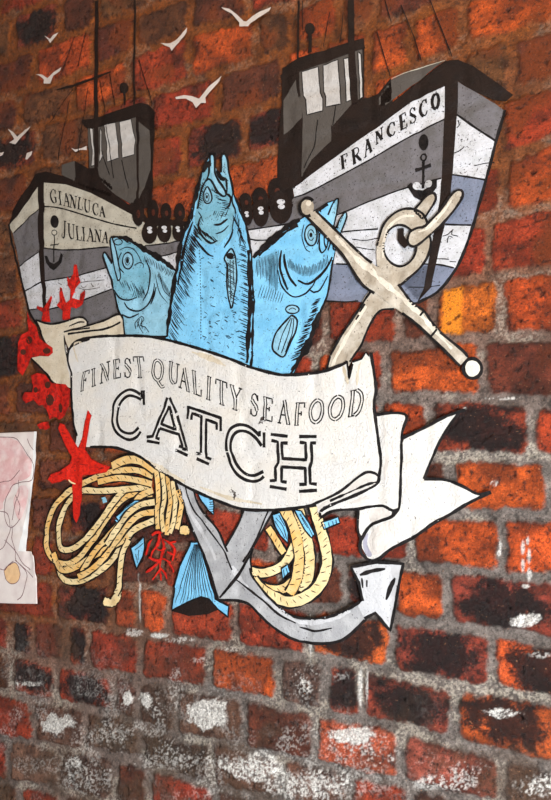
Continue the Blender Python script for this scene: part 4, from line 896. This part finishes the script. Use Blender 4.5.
q = Part(24); q.stroke(t02(275,318,285,330,300,335), 1.6, 'ropelt', 0, taper=.5); part(q, 'paint_dab', SF, 'white dab')  # small dab of pale paint at the starfish's edge
CG = 'painted red corals'
def coral(pts, label, base, layer, holes=(), smooth=False, extra=()):
    r = thing('coral', label, 'coral', base, CG)
    q = Part(layer); q.fill(pts, 'red', 0, smooth); part(q, 'branch', r)
    if holes or extra:
        q = Part(layer+1)
        for (x, y, a, b) in holes: q.ellipse(x, y, a, b, 'rust', 0, n=9)
        for pl in extra: q.stroke(pl, 1.2, 'star', 0, taper=.5)
        part(q, 'markings', r, 'dark red hollows and bright ridges')
    return r
k5 = T(10,255,5.009); k6 = T(10,340,5.009)
coral(k5(158,335, 165,288, 135,268, 138,256, 170,265, 185,240, 208,203, 212,215, 197,270, 202,335), 'small painted red forked coral at the stem post of the left boat, above the banner', (46,321), 11, extra=(k5(180,325,182,280,195,245),))
coral(k5(262,325, 265,280, 235,252, 250,232, 247,160, 258,165, 272,212, 282,240, 300,225, 303,172, 285,150, 288,108, 300,122, 316,95, 320,47, 332,47, 340,95, 350,135, 325,165, 310,215, 345,225, 350,195, 378,175, 376,205, 365,245, 330,267, 305,262, 300,325), 'tall painted red branching coral in front of the left boat hull', (66,320), 11, extra=(k5(280,315,285,265,310,235), k5(325,60,325,120,315,170), k5(255,180,262,220,275,250), k5(285,260,288,240)))
coral(k5(88,285, 100,320, 130,360, 150,420, 215,465, 216,490, 195,508, 150,506, 105,515, 92,545, 60,605, 38,575, 40,500, 42,440, 55,400, 90,380), 'painted red coral cluster beside the cream left end of the banner, upper one', (30,372), 19, holes=((29,340,3.5,4),(47,351,4,3),(23,352,2.5,3)), extra=(k5(60,430,80,415,95,440,85,470), k5(110,400,130,440,160,470), k5(60,500,70,540), k5(110,340,120,380)))
coral(k6(100,178, 135,165, 172,172, 210,215, 280,222, 303,250, 295,330, 270,380, 245,400, 225,385, 195,398, 185,350, 165,325, 145,328, 120,300, 80,318, 60,290, 75,262, 112,262, 118,230), 'painted red coral cluster below the cream left end of the banner, lower one', (55,418), 19, holes=((50,400,4,6),(48,385,3,3.5),(36,390,2.2,3),(60,408,2,5)), extra=(k6(130,190,160,200,150,230), k6(240,240,260,280,250,340), k6(200,240,190,290), k6(80,295,110,290,140,290), k6(120,270,150,260)))
coral(k6(137,425, 160,412, 192,408, 200,440, 180,450, 150,445), 'tiny painted red coral scrap right of the poster top corner, above the starfish', (43,428), 12)
cc_ = thing('coral', 'painted red lacy coral hanging below the binding of the left rope coil', 'coral', (160,583), CG)
kk = T(120,470,2.755)
for pl, w in ((kk(110,175,105,200,90,225,85,245),3.2),(kk(110,175,120,210,110,250,108,285),3.2),(kk(120,190,140,205,150,225,145,250),3),(kk(90,190,78,205,72,235),2.6),(kk(80,240,100,250,120,245,140,255),2.6),(kk(108,250,90,270,72,282),2.4),(kk(108,270,125,285,130,300),2.4),(kk(108,275,95,295,90,302),2.2),(kk(130,250,145,270,148,282),2.2),(kk(95,215,110,222,125,215),2.2),(kk(88,180,100,172,118,172),2.6),(kk(135,200,155,198),2.2),(kk(130,225,150,235),2),(kk(110,285,112,305),2)):
    q = Part(12); q.stroke(pl, w, 'red', 0, wob=.35, taper=.3); q.stroke(pl, w*.35, 'star', 1, wob=.3); part(q, 'branch', cc_)

# ------------------------------------------------------------------ gulls
GG = 'painted gulls in the upper part of the mural'
for pts, lab in (
 (t10(333,30, 365,36, 395,58, 420,82, 430,84, 455,62, 490,42, 530,26, 522,42, 480,68, 450,90, 440,105, 405,106, 403,88, 375,55, 345,40), 'largest painted white gull with wings raised, topmost, right of the other gulls'),
 (t10(88,170, 130,174, 155,155, 195,108, 192,128, 165,170, 150,186, 135,204, 128,190, 108,182), 'painted white gull with one steep wing at the top, left of the topmost gull'),
 (t10(150,388, 185,380, 215,384, 245,395, 280,350, 332,300, 325,320, 270,390, 272,412, 252,412, 232,432, 218,408, 190,394, 152,396), 'painted white gull with a long raised right wing, above the middle fish'),
 (t00(178,143, 198,154, 215,138, 232,127, 222,142, 206,160, 198,171, 190,156), 'smallest complete painted gull, highest of those left of the thick left mast'),
 (t00(140,296, 168,298, 190,312, 215,288, 246,268, 240,284, 214,302, 198,332, 172,332, 176,318, 160,304), 'painted white gull above the crossing spar, left of the thick left mast'),
 (t00(30,513, 50,526, 70,546, 95,520, 118,503, 110,522, 84,550, 62,577, 38,570, 58,556), 'painted gull with a tan body at the left, lowest of the complete gulls'),
 (t00(102,636, 108,612, 130,604, 126,620, 110,638), 'small white wing-shaped scrap of a gull just above the left boat, right one'),
 (t00(-12,606, 6,611, 17,607, 12,620, 0,626, -12,622), 'partial white gull cut by the left edge of the photo'),
 (t00(286,592, 300,597, 325,592, 347,583, 345,598, 320,598, 300,606), 'flat white scrap of a gull just left of the left wheelhouse')):
    q = Part(1); q.fill(pts, 'gull', 2); o = part(q, 'seagull', None); tag(o, lab, 'gull', GG)

# ------------------------------------------------------------------ poster at the left edge (a real sheet of paper on the wall)
PO = thing('poster', 'torn paper poster with pink and white veined pattern, cut by the left edge', 'poster', (0,602))
pp = T(0,420,4.0)
q = Part(9); sheet = pp(-160,70, 0,52, 147,46, 140,150, 122,300, 108,430, 103,524, 122,526, 134,545, 138,600, 147,660, 149,735, 60,734, -160,726); q.fill(sheet, 'paper')
o = part(q, 'sheet', PO)
sol = o.modifiers.new('thickness', 'SOLIDIFY'); sol.thickness = .0012; sol.offset = -1
q = Part(10); q.fill(pp(147,46, 138,46, 118,300, 92,430, 74,524, 103,526, 108,430, 123,300, 141,150),'paperw'); part(q, 'border', PO, 'white border')
q = Part(10); q.fill(pp(-160,85, 0,70, 60,78, 85,100, 105,140, 122,160, 126,180, 118,225, 95,240, 60,255, 30,300, 12,330, 0,362, -160,380),'pink',0,True); q.fill(pp(75,268,100,262,112,280,100,350,80,400,62,370,55,320),'pink',0,True)
q.fill(pp(30,585,62,570,78,600,72,645,45,655,22,635,15,605),'orange',0,True); part(q, 'pattern', PO, 'pink and orange patches')
q = Part(11); lines(q, [pp(0,68,60,72,85,98,110,140,132,180,125,240,90,248,50,262,28,300,18,350,22,400,40,430,62,420,80,395), pp(48,420,48,470,62,520,65,560,95,590,130,630), pp(0,365,30,375,40,430,20,500,0,520), pp(30,585,62,570,78,600,72,645,45,655,22,635,15,605,30,585), pp(62,560,100,600,105,640,90,700,70,720), pp(20,480,60,520,90,570,120,600), pp(75,240,72,300,60,340,50,400), pp(0,595,20,600,35,580,55,565), pp(110,75,120,100,135,120), pp(60,300,80,340,75,380), pp(0,250,20,245,45,240,80,200)], .8, 0, mat='ink')
part(q, 'ink_lines', PO)

# ------------------------------------------------------------------ light: daylight from a window to the right, weak warm lamps above
def area_light(name, loc, target, size, size_y, power, col):
    l = bpy.data.lights.new(name, 'AREA'); l.shape = 'RECTANGLE'; l.size = size; l.size_y = size_y; l.energy = power; l.color = col
    o = bpy.data.objects.new(name, l); COL.objects.link(o); o.location = loc
    o.rotation_euler = (Vector(target)-Vector(loc)).to_track_quat('-Z', 'Y').to_euler(); return o
area_light('window_daylight', (1.25,-1.15,1.0), (0.12,0,1.4), 0.6, .8, 48, (.95,.98,1.0))
area_light('ceiling_lamp', (.35,-1.0,3.1), (-.05,0,1.7), .3, .3, 11, (1.0,.80,.58))
w = bpy.data.worlds.new('room_light'); SC.world = w; w.use_nodes = True
bg = w.node_tree.nodes['Background']; bg.inputs[0].default_value = (1.0,.9,.82,1); bg.inputs[1].default_value = .16
